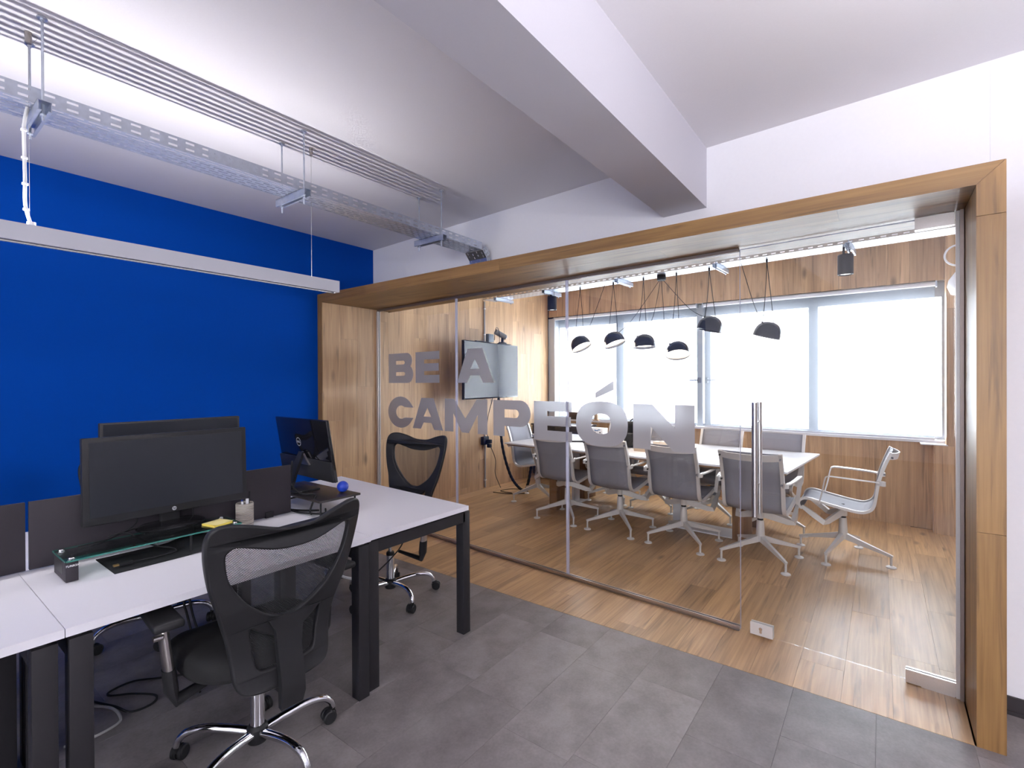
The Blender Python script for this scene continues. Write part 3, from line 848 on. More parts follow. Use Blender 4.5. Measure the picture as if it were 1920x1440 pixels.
# meeting room tray
def yT(x): return 4.80 - 0.06 * (x + 0.3)
tu = Vector((1, -0.06, 0)).normalized(); tn = Vector((0.06, 1, 0)).normalized()
TZ2 = 2.555
mt_ = thing('cable_tray', 'long perforated cable tray over the meeting table carrying the pendant lamps', 'cable tray', (-4.27, yT(-4.27), TZ2))
def mtp(b, nm, m):
    b.bm.transform(Matrix.Translation((4.27, -yT(-4.27), -TZ2))); return solid(b.obj(nm, m, mt_, smooth=0))
p0 = Vector((-4.27, yT(-4.27), TZ2)); LEN = 5.0
mtp(perforated(B(), p0, tu, tn, LEN, 0.23, 6, 0.062, 0.040, 0.009), 'tray_base', zinc)
tray_paint = noise_tint(P('tray_rail_zinc', (0.60, 0.55, 0.49), 0.45, 0.6), 35, 0.1)
for off in (0.0, 0.23):
    mtp(perforated(B(), p0 + tn * off + Vector((0, 0, 0.001)), tu, (0, 0, 1), LEN, 0.055, 2, 0.070, 0.036, 0.0095, False), 'side_rail', tray_paint)
for i, x in enumerate((-4.0, -3.22, -2.25, -1.23, -0.20)):
    a = p0 + tu * (x + 4.27)
    hanger(tuple((a - tn * 0.028)[:2]), tuple((a + tn * 0.258)[:2]), ZC, TZ2 - 0.0015, TZ2 - 0.06,
           ['steel tray hanger above the television', 'steel tray hanger beside the black spotlight next to the television', 'steel tray hanger between the pendant lamps and the lamp canopy',
            'steel tray hanger above the fifth pendant from the television', 'steel tray hanger beside the spotlight next to the glass door'][i], 'tray hangers in the meeting room')

# ------------------------------------------------------------------ linear lamp over the desks
def led_film(hw, z, mat, name, n=24):
    b = B(); q = [[b.bm.verts.new((x, -1.58 + 3.16 * i / n, z)) for x in (-hw, hw)] for i in range(n + 1)]
    for i in range(n): b.bm.faces.new((q[i][0], q[i][1], q[i + 1][1], q[i + 1][0]))
    return b.mesh(name, mat, 0)
lp = thing('linear_lamp', 'long white linear pendant lamp hanging over the desks', 'lamp', (-2.729, 0.2, 2.014))
b = B(); b.bb(-0.032, 0.032, -1.60, 1.602, 0.014, 0.070).bb(-0.032, -0.015, -1.60, 1.602, 0.0, 0.014).bb(0.015, 0.032, -1.60, 1.602, 0.0, 0.014).bb(-0.015, 0.015, 1.594, 1.602, 0.0, 0.014).bb(-0.015, 0.015, -1.60, -1.592, 0.0, 0.014)
b.obj('housing', P('lamp_housing', (0.52, 0.52, 0.57), 0.4), lp, smooth=0)
tag(link('light_strip', led_film(0.007, 0.0712, lamp_led, 'light_strip'), lp), 'glowing upward light strip')
tag(link('reading_strip', led_film(0.0135, 0.0130, lamp_led_down, 'reading_strip'), lp), 'downward light strip recessed in a groove')
b = B(); b.bb(-0.0150, -0.0140, -1.59, 1.592, -0.002, 0.0125).bb(0.0140, 0.0150, -1.59, 1.592, -0.002, 0.0125); b.obj('glare_lip', matt_black, lp, smooth=0)
for yy, lb in ((1.434, 'wire'), (0.214, 'wire')):
    b = B(); b.cyl((0, yy, 0.07), (0, yy, ZC - 2.014 - 0.002), 0.0009, None, 6); w = b.obj('suspension_wire', cable_grey, lp)
    b = B(); b.cyl((0, yy, ZC - 2.014 - 0.045), (0, yy, ZC - 2.014 - 0.001), 0.010, 0.012, 12)
    b.tube(spline([(0.0, yy, 0.81), (0.03, yy + 0.01, 0.80), (0.045, yy + 0.02, 0.815), (0.02, yy + 0.01, 0.83), (0, yy, 0.825)], 4), 0.0008, 5)
    b.obj('wire_gripper', P('gripper_metal', (0.35, 0.32, 0.30), 0.4, 0.8), w)
pwc = spline([(-2.66, 0.400, 2.531), (-2.675, 0.392, 2.46), (-2.70, 0.396, 2.36), (-2.705, 0.398, 2.26), (-2.715, 0.40, 2.16), (-2.724, 0.418, 2.086)], 6)
b = B(); b.tube(pwc, 0.006, 8)
pw = tag(b.obj('power_cable', cable_white), 'white power cable dropping from the tray to the linear lamp', 'cable')
for i in (7, 13, 19, 25):
    q = pwc[i]; B().cyl(q - Vector((0, 0, 0.004)), q + Vector((0, 0, 0.004)), 0.010, None, 10).obj('cable_tie', white_pl, pw)
b = B(); b.cyl(pwc[-1] - Vector((0, 0, 0.001)), pwc[-1] + Vector((0, 0, 0.014)), 0.014, None, 10)
b.obj('cable_gland', white_pl, pw)
# unseen lamps of the same kind, added beside and behind the viewer as fill
fill_down_film = led_film(0.0135, 0.0130, fill_led_down, 'reading_strip')
fill_up_film = led_film(0.007, 0.0712, fill_led_up, 'light_strip')
for x_, y_, w_ in ((0.50, 0.2, 'beside the viewer, nearest the beam'), (1.65, 0.2, 'beside the viewer, second from the beam'), (2.80, 0.2, 'beside the viewer, nearest the plain wall'),
                   (-2.729, -3.5, 'behind the viewer along the blue wall'), (0.50, -3.5, 'behind the viewer, nearest the beam'), (2.20, -3.5, 'behind the viewer, nearest the plain wall')):
    l2 = dup(lp, (x_, y_, 2.014), 0, 'added unseen linear fill lamp ' + w_)
    for c_ in l2.children:
        if c_.name.startswith('light_strip'): c_.data = fill_up_film
        if c_.name.startswith('reading_strip'): c_.data = fill_down_film

# ------------------------------------------------------------------ pendants
Tc = Vector((0.6, -0.8, 0)); Ri = Vector((0.8, 0.6, 0))
def yC(x): return yT(x) + 0.115
cnpx = -1.821
cn = thing('lamp_canopy', 'small round black lamp canopy under the meeting room tray with four cables', 'canopy', (cnpx, yC(cnpx), TZ2 - 0.002))
b = B(); b.lathe([(0, -0.055), (0.040, -0.055), (0.045, -0.05), (0.045, 0.0), (0, 0.0)], 24); b.obj('housing', matt_black, cn)
pl = [(-2.809, 1.898, 0.40, 0.38, 'black dome pendant lamp nearest the television', 1),
      (-2.378, 1.917, 0.30, 0.30, 'black dome pendant lamp second from the television', 1),
      (-2.020, 1.869, 0.0, 0.10, 'black dome pendant lamp hanging level, third from the television', 1),
      (-1.662, 1.770, -0.08, 0.42, 'black dome pendant lamp hanging lowest, showing its glowing opening', 1),
      (-1.337, 2.002, -0.22, -0.10, 'black dome pendant lamp hanging highest, tilted away', 0),
      (-0.827, 1.905, -0.22, -0.16, 'black dome pendant lamp nearest the glass door', 0)]
for i, (x, z, a, t, lb, lit) in enumerate(pl):
    yy = 5.05
    o = thing('pendant_lamp', lb, 'lamp', (x, yC(x), TZ2 - 0.002), 0, 'pendant lamps over the meeting table')
    yy = 5.05 - yC(x)
    dn = (Vector((0, 0, -1)) + Ri * a + Tc * t).normalized()
    ctr = Vector((0, yy * 0.5, z - TZ2))
    zax = -dn; xa = Ri - zax * Ri.dot(zax); xa.normalize(); ya = zax.cross(xa)
    M = Matrix(((xa.x, ya.x, zax.x, ctr.x), (xa.y, ya.y, zax.y, ctr.y), (xa.z, ya.z, zax.z, ctr.z), (0, 0, 0, 1)))
    prof = [(0, 0.088)] + [(0.118 * math.cos(R(q)) ** 0.8, -0.045 + 0.133 * math.sin(R(q)) ** 0.95) for q in range(80, -1, -8)] + [(0.121, -0.055), (0.117, -0.055), (0.113, -0.045)] + \
           [(0.113 * math.cos(R(q)) ** 0.8, -0.045 + 0.126 * math.sin(R(q)) ** 0.95) for q in range(8, 84, 10)] + [(0, 0.081)]
    b = B(); b.lathe(prof, 32, M); sh = b.obj('lamp_shade', pend_m, o)
    b = B(); b.lathe([(0.0, -0.020), (0.106, -0.020), (0.108, -0.026), (0.0, -0.026)], 32, M)
    tag(b.obj('diffuser', warm_led if lit else white_pl, o), 'pale diffuser disc in the shade')
    b = B()
    side = M.to_3x3() @ Vector((0.075, 0, 0.06)); side2 = M.to_3x3() @ Vector((-0.03, 0, 0.085))
    e1 = ctr + side * (1 if i < 2 else -1); e1.z = ctr.z + abs(side.z) * 1.0
    e1 = ctr + M.to_3x3() @ Vector((0.07 * (1 if i < 2 else -1), 0, 0.062)); e2 = ctr + M.to_3x3() @ Vector((-0.03 * (1 if i < 2 else -1), 0, 0.083))
    b.tube(spline([(0, 0, -0.02), tuple(Vector((0, 0, -0.02)).lerp(e1, 0.5) + Ri * 0.006), tuple(e1)], 6), 0.0032, 6)
    b.tube([(0, 0, -0.02), tuple(e2)], 0.0032, 6)
    b.cyl(tuple(e1 - (e1 - ctr) * 0.05), tuple(e1 + (e1 - ctr) * 0.16), 0.007, None, 8); b.cyl(tuple(e2 - (e2 - ctr) * 0.05), tuple(e2 + (e2 - ctr) * 0.08), 0.006, None, 8)
    b.obj('suspension_cord', matt_black, o)
    b = B(); b.cyl((0, 0, -0.03), (0, 0, 0.0), 0.009, None, 10); b.obj('cord_grip', black_plastic, o)
    # feed cable to the canopy
    W0 = Vector((x, yC(x), TZ2 - 0.002)); ends = W0 + e1
    cpt = Vector((cnpx, yC(cnpx), TZ2 - 0.055)) + Ri * ((-0.02, -0.02, -0.01, 0.0, 0.02, 0.02)[i])
    base = Vector(cn.location)
    if i in (1, 4):
        mid = cpt.lerp(ends, 0.62); mid.z -= 0.05
        pts = [cpt, mid, ends]
    elif i in (2, 3):
        mid = cpt.lerp(ends, 0.5) + Ri * (0.05 if i == 2 else -0.02); mid.z -= 0.06
        low = ends.lerp(cpt, 0.1) + Ri * (0.06 if i == 2 else -0.05)
        pts = [cpt, mid, low, ends]
    else:
        tp = W0 + Vector((0.33, -0.02, 0.0)) if i == 0 else W0 + Vector((-0.22, 0.02, 0.0))
        mid = tp.lerp(ends, 0.6); mid.z -= 0.05
        b = B(); b.tube([tuple(q - W0) for q in spline([tp, mid, ends], 8)], 0.003, 6); b.obj('feed_cable', matt_black, o)
        continue
    b = B(); b.tube([tuple(q - base) for q in spline(pts, 8)], 0.003, 6); b.obj('feed_cable', matt_black, cn)

for x, lb, y in ((-3.212, 'black cylinder spotlight under the tray near the television', None), (-0.236, 'black cylinder spotlight under the tray near the glass door', None)):
    yy = yC(x)
    o = thing('spotlight', lb, 'spotlight', (x, yy, TZ2 - 0.002), 0, 'spotlights under the meeting room tray')
    b = B(); b.lathe([(0, -0.06), (0.050, -0.06), (0.056, -0.066), (0.056, -0.225), (0.050, -0.228), (0.044, -0.215), (0, -0.215)], 24); sh = b.obj('housing', black_plastic, o)
    b = B(); b.lathe([(0, -0.2155), (0.040, -0.2155), (0.040, -0.219), (0, -0.219)], 20); b.obj('lens', spot_led, o)
    b = B(); b.box((-0.012, 0, -0.032), (0.016, 0.03, 0.064)); b.obj('bracket', matt_black, o, smooth=0)
    b = B(); b.cyl((0.030, 0, -0.09), (0.030, 0, 0), 0.004, None, 6); b.obj('adapter_stem', matt_black, o)

# ------------------------------------------------------------------ television corner
tv = thing('television', 'flat black television on a wall arm in the meeting room', 'television', (-4.02, 4.93, 1.60), R(90 + 5))
# local: screen faces -y_local ... build with local x = width, local -y = viewer side
b = B(); b.box((0, 0.012, 0), (1.235, 0.034, 0.715), None, 0.004); tvb = b.obj('casing', gloss_black, tv)
b = B(); b.box((0, -0.006, 0.004), (1.212, 0.002, 0.690)); tag(b.obj('screen', tv_screen, tv, smooth=0), 'dark reflective screen')
b = B(); b.box((0, 0.05, 0), (0.42, 0.045, 0.36), None, 0.008); b.box((0, 0.15, 0.0), (0.06, 0.16, 0.05)); b.box((0, 0.235, 0.0), (0.14, 0.03, 0.42)); b.obj('wall_arm', matt_black, tv)
b = B()
for s in (-0.22, 0.28): b.box((s, 0.0, 0.362), (0.30, 0.03, 0.008))
b.obj('top_bracket', black_plastic, tv, smooth=0)
tvM = Matrix.Translation(tv.location) @ Matrix.Rotation(R(95), 4, 'Z')
vc = tvM @ Vector((0.25, 0.01, 0.367))
o = thing('video_camera', 'grey cylindrical conference camera on top of the television', 'camera', tuple(vc), R(95))
b = B(); b.lathe([(0, 0), (0.075, 0.0), (0.07, 0.012), (0.03, 0.022), (0.0, 0.022)], 24, Matrix.Diagonal((1.2, 0.5, 1, 1))); b.obj('base', black_plastic, o)
b = B(); b.box((0.0, 0.0, 0.05), (0.03, 0.03, 0.07), None, 0.004); b.obj('neck', black_plastic, o)
b = B(); b.cyl((0.04, -0.02, 0.085), (-0.09, 0.05, 0.155), 0.036, 0.036, 20); b.obj('barrel', P('camera_grey', (0.18, 0.17, 0.17), 0.4), o)
b = B(); b.cyl((0.041, -0.0205, 0.0845), (0.048, -0.0243, 0.081), 0.030, None, 20); b.obj('lens', chrome, o)
tb = tvM @ Vector((-0.02, 0.03, 0.367))
b = B(); b.box((0, 0, 0.05), (0.12, 0.05, 0.10), None, 0.006); b.box((0.0, 0, -0.0), (0.10, 0.04, 0.01))
o = tag(b.obj('transmitter_box', P('box_slate', (0.08, 0.10, 0.12), 0.5), None, tuple(tb + Vector((0, 0, 0.006))), (0, 0, R(95))), 'small slate box on the television top edge', 'device')
b = B(); b.tube([tuple(tb + Vector(q)) for q in spline([(0.02, 0.07, 0.03), (0.02, 0.09, 0.16), (0.02, 0.13, 0.20), (0.02, 0.17, 0.14), (0.02, 0.175, 0.0)], 8)], 0.004, 6)
tag(b.obj('camera_cable', matt_black), 'thin black cable looping above the television', 'cable')
# conduit pipe with socket boxes, cable chain
cp = thing('conduit_pipe', 'thin grey conduit pipe running down the wood wall behind the television', 'pipe', (XL, 5.12, 0))
b = B(); b.cyl((0.014, 0, 0.02), (0.014, 0, 2.55), 0.011, None, 12); b.obj('pipe', cable_grey, cp)
for z in (0.12, 0.6, 1.25, 2.1, 2.45):
    b = B(); b.box((0.014, 0, z), (0.026, 0.034, 0.014)); b.obj('clip', alu, cp, smooth=0)
sbx = thing('socket_box', 'black power socket box with plugs on the conduit below the television', 'socket', (XL, 5.10, 0.66))
b = B(); b.box((0.030, 0, 0), (0.056, 0.11, 0.11), None, 0.006); b.obj('box', black_plastic, sbx)
b = B(); b.box((0.09, 0.02, -0.01), (0.065, 0.045, 0.05), None, 0.006); b.box((0.08, 0.03, -0.07), (0.05, 0.05, 0.05), None, 0.006); b.obj('plug', matt_black, sbx)
b = B(); pts = spline([(-4.06, 5.10, 1.24), (-4.06, 5.12, 0.95), (-4.02, 5.14, 0.55), (-3.93, 5.18, 0.22), (-3.82, 5.22, 0.06), (-3.72, 5.24, 0.05), (-3.66, 5.26, 0.30), (-3.64, 5.27, 0.52)], 10)
rad = [0.016 + (0.004 if i % 2 else 0) for i in range(len(pts))]
b.tube(pts, rad, 8); tag(b.obj('cable_chain', matt_black), 'black ribbed cable chain hanging from the television to the floor', 'cable')
for q, lb in (([(-4.06, 4.98, 1.25), (-4.2, 5.05, 1.0), (-4.25, 5.08, 0.8), (-4.25, 5.1, 0.71)], 'thin black cable from the television down to the socket box'),
              ([(-4.24, 5.13, 0.60), (-4.2, 5.2, 0.4), (-4.22, 5.22, 0.2), (-4.15, 5.25, 0.012)], 'thin black cable trailing from the socket box to the floor'),
              ([(-4.08, 5.0, 0.006), (-3.85, 5.05, 0.006), (-3.7, 5.2, 0.006), (-3.8, 5.35, 0.006), (-4.0, 5.3, 0.006), (-4.05, 5.12, 0.006), (-3.85, 5.1, 0.008)], 'coil of thin black cable on the wood floor')):
    b = B(); b.tube(spline(q, 8), 0.0045, 6); tag(b.obj('cable', matt_black), lb, 'cable')
# white lamp by the corner pier
wl_ = thing('hanging_lamp', 'white rounded lamp hanging on a cord beside the corner pier', 'lamp', (0.645, 5.86, 2.62))
b = B(); b.lathe([(0, -0.14), (0.05, -0.15), (0.12, -0.21), (0.165, -0.28), (0.175, -0.335), (0.15, -0.40), (0.07, -0.43), (0, -0.43)], 32); b.obj('lamp_shade', white_pl, wl_, smooth=80)
b = B(); b.tube([(-0.10 + 0.09 * math.cos(R(q)), 0, -0.06 + 0.09 * math.sin(R(q))) for q in range(20, 330, 15)], 0.008, 8); b.obj('cord', white_pl, wl_)
b = B(); b.cyl((0, 0, -0.15), (0, 0, ZC - 2.62 - 0.001), 0.006, None, 8); b.obj('cord', white_pl, wl_)

# ------------------------------------------------------------------ meeting table
tt = thing('meeting_table', 'long white meeting table with wooden slab legs', 'table', (-2.03, 5.13, 0), R(-4.6))
ca, sa = math.cos(R(4.6)), math.sin(R(4.6))
def tl(x, y): dx, dy = x + 2.03, y - 5.13; return (dx * ca - dy * sa, dx * sa + dy * ca)
b = B(); b.box((0, 0, 0.7265), (3.0, 1.30, 0.017), None, 0.0015); b.obj('tabletop', table_top_m, tt)
b = B(); b.box((0, 0, 0.7095), (2.96, 1.26, 0.017)); tag(b.obj('under_panel', W_edge, tt, smooth=0), 'brown board under the white top')
def slab(b, x, y, w, d, z0=0.0, z1=0.70): lx, ly = tl(x, y); return b.box((lx, ly, (z0 + z1) / 2), (w, d, z1 - z0), None, 0.002)
for x, y in ((-2.965, 4.84), (-2.965, 5.50), (-1.03, 4.90), (-1.03, 5.45)):
    slab(B(), x, y, 0.10, 0.25).obj('leg', W_leg, tt)
for x, y in ((-2.965, 5.22), (-1.68, 5.10), (-1.03, 5.17)):
    slab(B(), x, y, 0.03 if x != -1.68 else 0.11, 0.13 if x != -1.68 else 0.04).obj('steel_post', white_metal, tt)
for x, y, w, d in ((-1.36, 4.98, 0.72, 0.28), (-2.965, 5.17, 0.16, 0.36)):
    slab(B(), x, y, w, d, 0.0, 0.012).obj('foot_plate', white_metal, tt)
b = B(); slab(b, -2.03, 5.13, 2.0, 0.12, 0.62, 0.70); b.obj('cable_duct', white_metal, tt, smooth=0)

# ------------------------------------------------------------------ meeting chairs
def meeting_chair(label):
    t = thing('meeting_chair', label, 'chair', group='meeting chairs')
    prof = spline([(-0.315, 0.905), (-0.275, 0.80), (-0.240, 0.68), (-0.222, 0.56), (-0.205, 0.475), (-0.165, 0.435), (-0.10, 0.425), (0.06, 0.452), (0.20, 0.483), (0.255, 0.486), (0.288, 0.462), (0.292, 0.430), (0.268, 0.400)], 4)
    # sling cloth
    b = B(); uvl = b.bm.loops.layers.uv.new('UVMap'); rows = []; s = 0.0; S = []
    for i, p in enumerate(prof):
        if i: s += (prof[i] - prof[i - 1]).length
        S.append(s)
    xs = [-0.205 + 0.41 * k / 6 for k in range(7)]
    for i, p in enumerate(prof):
        rows.append([b.bm.verts.new((x, p[0] - 0.012 * (1 - (x / 0.205) ** 2) * (1 if i < 18 else 0), p[1] - 0.012 * (1 - (x / 0.205) ** 2) * (1 if 18 <= i < 40 else 0))) for x in xs])
    for i in range(len(rows) - 1):
        for k in range(6):
            f = b.bm.faces.new((rows[i][k], rows[i][k + 1], rows[i + 1][k + 1], rows[i + 1][k]))
            for lp_, (ii, kk) in zip(f.loops, ((i, k), (i, k + 1), (i + 1, k + 1), (i + 1, k))): lp_[uvl].uv = (xs[kk], S[ii])
    o = b.obj('sling_seat', sling_m, t, smooth=60); solid(o, 0.002)
    for sx in (-1, 1):
        b = B(); b.strip([(sx * 0.216, p[0], p[1]) for p in prof], [0.026 if i < 20 else 0.022 for i in range(len(prof))], 0.020, (1, 0, 0))
        b.obj('side_rail', alu, t, smooth=50)
        b = B(); q = spline([(sx * 0.226, -0.262, 0.668), (sx * 0.25, -0.22, 0.676), (sx * 0.268, -0.12, 0.684), (sx * 0.272, 0.04, 0.692), (sx * 0.270, 0.085, 0.690), (sx * 0.267, 0.105, 0.668), (sx * 0.252, 0.125, 0.56), (sx * 0.232, 0.150, 0.455)], 5)
        n = len(q)
        b.strip(q, [0.034 if i < 20 else 0.030 for i in range(n)], 0.010, [(0, 0, 1) if i < 3 else ((sx * 1.0, 0, 0.15) if i < 24 else (sx, 0, 0)) for i in range(n)])
        b.strip(spline([(sx * 0.222, -0.258, 0.668), (sx * 0.238, -0.276, 0.668), (sx * 0.256, -0.262, 0.668), (sx * 0.250, -0.225, 0.674)], 4), 0.034, 0.010, (0, 0, 1))
        b.obj('armrest', alu, t, smooth=50)
        b = B()
        for yy, zz in ((-0.268, 0.672), (-0.313, 0.868)):
            b.cyl((sx * 0.216, yy + 0.0, zz), (sx * 0.216, yy - 0.014, zz - 0.003), 0.007, None, 10)
        b.obj('screw', P('screw_dark', (0.05, 0.05, 0.05), 0.4), t) if sx < 0 else link('screw', b.mesh('screw', t.children[-1].data.materials[0] if t.children[-1].data.materials else alu), t)
    q = spline([(-0.217, -0.302, 0.878), (-0.15, -0.338, 0.872), (0, -0.362, 0.868), (0.15, -0.338, 0.872), (0.217, -0.302, 0.878)], 5)
    b = B(); b.strip(q, 0.052, 0.008, (0, -0.25, 1)); b.obj('top_bar', alu, t, smooth=50)
    for sx in (-1, 1):
        b = B(); b.strip([(sx * 0.02, 0.0, 0.374), (sx * 0.18, 0.095, 0.312), (sx * 0.212, 0.118, 0.306), (sx * 0.218, 0.185, 0.358), (sx * 0.213, 0.272, 0.418)], [0.058, 0.044, 0.040, 0.040, 0.026], [0.018, 0.018, 0.030, 0.034, 0.018], (0, 0, 1))
        b.obj('support_arm', alu, t, smooth=40)
    b = B(); b.lathe([(0, 0.335), (0.028, 0.335), (0.030, 0.34), (0.030, 0.400), (0.024, 0.408), (0, 0.408)], 20); b.obj('hub', alu, t)
    b = B(); b.cyl((0, 0, 0.400), (0, -0.0, 0.432), 0.012, None, 12); b.cyl((0, 0, 0.318), (0, 0, 0.337), 0.022, None, 16); b.obj('swivel_ring', matt_black, t)
    b = B(); b.lathe([(0, 0.135), (0.030, 0.150), (0.034, 0.185), (0.030, 0.25), (0.027, 0.316), (0.022, 0.320), (0, 0.320)], 20); b.obj('column', alu, t)
    for k in range(4):
        a = R(45 + 90 * k)
        b = B(); b.strip([(0.012, 0, 0.172), (0.10, 0, 0.148), (0.318, 0, 0.092), (0.338, 0, 0.084)], [0.034, 0.026, 0.018, 0.018], [0.052, 0.040, 0.020, 0.020], (0, 1, 0))
        b.cyl((0.329, 0, 0.088), (0.329, 0, 0.014), 0.0085, None, 12)
        lg = b.obj('leg', alu, t, rot=(0, 0, a), smooth=40)
        b = B(); b.lathe([(0, 0.016), (0.010, 0.016), (0.026, 0.012), (0.034, 0.007), (0.034, 0.0), (0, 0.0)], 20, Matrix.Translation((0.329, 0, 0))); b.obj('glide', alu, lg)
    return t
def legs_turn(t, deg):
    for k, c in enumerate([c for c in t.children if c.name.split('.')[0] == 'leg']):
        c.rotation_euler.z += R(deg)
mc = meeting_chair('grey mesh meeting chair nearest the television along the glass side of the table')
spots = [(-2.065, 4.515, -4, 'grey mesh meeting chair second from the television along the glass side', 0),
         (-1.43, 4.475, -4, 'grey mesh meeting chair third from the television along the glass side', 0),
         (-0.79, 4.41, -4, 'grey mesh meeting chair behind the door handle, last on the glass side', 0),
         (-0.255, 4.888, 90, 'grey mesh meeting chair pulled out at the free table end, seen side-on', 28),
         (-3.41, 5.06, -92, 'grey mesh meeting chair at the table end under the television', 18),
         (-2.64, 5.60, 176, 'grey mesh meeting chair on the window side, the one nearest the television', 4),
         (-2.07, 5.55, 176, 'grey mesh meeting chair on the window side, second from the television', 4),
         (-1.45, 5.50, 176, 'grey mesh meeting chair on the window side, third from the television', 4),
         (-0.86, 5.45, 176, 'grey mesh meeting chair on the window side, nearest the free table end', 18)]
for x, y, a, lb, lt in spots:
    c = dup(mc, (x, y, 0), R(a), lb, 'meeting chairs')
    if lt: legs_turn(c, lt)
mc.location = (-2.69, 4.555, 0); mc.rotation_euler.z = R(-4)

# things on the meeting table and the window sill
o = thing('sideboard', 'dark low cabinet in the corner under the window end by the television wall', 'cabinet', (-3.80, 6.32, 0), R(-5.7))
b = B(); b.box((0, 0, 0.43), (0.86, 0.40, 0.74), None, 0.002); b.obj('body', P('sideboard_dark', (0.035, 0.030, 0.036), 0.5), o)
b = B(); b.box((0, 0, 0.811), (0.90, 0.43, 0.022), None, 0.002); b.obj('top', P('sideboard_top', (0.05, 0.04, 0.045), 0.45), o)
for sx in (-0.215, 0.215): B().box((sx, -0.206, 0.43), (0.415, 0.014, 0.72), None, 0.002).obj('door', P('sideboard_door', (0.03, 0.026, 0.032), 0.5), o)
for sx in (-0.39, 0.39):
    for sy in (-0.16, 0.16): B().box((sx, sy, 0.03), (0.04, 0.04, 0.06)).obj('foot', matt_black, o, smooth=0)
TT = 0.735
o = thing('planter_box', 'dark brown planter box with a small sprout on the window sill', 'planter', (-3.80, yB(-3.80) - 0.0, 0.868), R(-5.7))
b = B(); b.box((0.0, 0.02, 0.055), (0.30, 0.055, 0.11), None, 0.003); b.obj('box', P('dark_brown', (0.07, 0.045, 0.035), 0.6), o)
b = B()
for a in range(7):
    q = R(a * 51); b.tube([(-0.11, 0.02, 0.10), (-0.11 + 0.02 * math.cos(q), 0.02 + 0.012 * math.sin(q), 0.135), (-0.11 + 0.04 * math.cos(q), 0.02 + 0.02 * math.sin(q), 0.15)], [0.004, 0.009, 0.002], 6)
b.obj('sprout', green, o)
b = B(); b.tube(spline([(0.06, 0.02, 0.11), (0.065, 0.02, 0.18), (0.045, 0.02, 0.25)], 5), 0.0025, 5); b.obj('wire', matt_black, o)
b = B(); b.box((0, 0, 0.008), (0.09, 0.04, 0.016)); b.box((0, 0, 0.055), (0.055, 0.034, 0.08), None, 0.004); b.box((0, 0, 0.105), (0.04, 0.03, 0.022), None, 0.004); b.cyl((0, 0, 0.115), (0, 0, 0.165), 0.005, 0.002, 8)
tag(b.obj('wooden_figure', kraft, None, (-3.42, yB(-3.42) - 0.0, 0.868), (0, 0, R(-5.7))), 'small wooden tower figure on the window sill', 'ornament')
o = thing('gift_box', 'white box with blue and black print on the meeting table', 'box', (-2.80, 5.45, TT), R(-5))
b = B(); b.box((0, 0, 0.075), (0.24, 0.12, 0.15), None, 0.003); b.obj('box', paper, o)
b = B(); rnd = random.Random(3)
for k in range(16): b.box((rnd.uniform(-0.1, 0.1), -0.0602, rnd.uniform(0.02, 0.135)), (rnd.uniform(0.008, 0.04), 0.0008, rnd.uniform(0.004, 0.012)))
b.obj('print', P('blue_print', (0.10, 0.22, 0.42), 0.6), o, smooth=0)
b = B()
for k in range(6): b.cyl((-0.09 + 0.035 * k, -0.0602, 0.05 + 0.05 * (k % 2)), (-0.09 + 0.035 * k, -0.0610, 0.05 + 0.05 * (k % 2)), 0.009, None, 8)
b.obj('print', ink, o)
o = thing('backpack', 'black backpack standing on the meeting table', 'bag', (-2.17, 5.08, TT), R(10))
b = B(); b.box((0, 0, 0.14), (0.19, 0.13, 0.28), None, 0.045, 3); b.obj('body', matt_black, o)
b = B(); b.box((0.0, -0.075, 0.09), (0.14, 0.05, 0.14), None, 0.02, 3); b.obj('front_pocket', black_plastic, o)
b = B(); b.tube(spline([(-0.03, 0, 0.278), (0, 0, 0.31), (0.03, 0, 0.278)], 5), 0.007, 8); b.obj('handle', matt_black, o)
b = B(); b.box((0, 0, 0.006), (0.46, 0.28, 0.012))
for sx in (-0.225, 0.225): b.box((sx, 0, 0.025), (0.01, 0.28, 0.026))
for sy in (-0.135, 0.135): b.box((0, sy, 0.025), (0.44, 0.01, 0.026))
tag(b.obj('wooden_tray', kraft, None, (-1.80, 4.92, TT), (0, 0, R(-4.6))), 'flat wooden tray on the meeting table behind the lettering', 'tray')
b = B(); b.box((0, 0, 0.024), (0.22, 0.10, 0.046), None, 0.002); b.box((0.06, -0.0, 0.049), (0.09, 0.09, 0.006)); b.box((-0.02, 0, 0.05), (0.05, 0.08, 0.005))
tag(b.obj('card_box', cream, None, (-1.92, 5.35, TT), (0, 0, R(-8))), 'low cream card box on the meeting table', 'box')
b = B(); b.box((0, 0, 0.02), (0.10, 0.09, 0.04), None, 0.002); b.box((0, 0, 0.043), (0.104, 0.094, 0.012), None, 0.002)
tag(b.obj('teal_box', teal, None, (-1.72, 5.36, TT), (0, 0, R(-4))), 'small teal box beside the cream card box', 'box')
b = B(); b.tube(spline([(-3.05, 5.0, TT + 0.008), (-2.9, 5.12, TT + 0.008), (-2.75, 5.2, TT + 0.01), (-2.6, 5.3, TT + 0.008)], 8), 0.008, 8)
tag(b.obj('table_cable', matt_black), 'thick black cable lying across the white meeting table', 'cable')

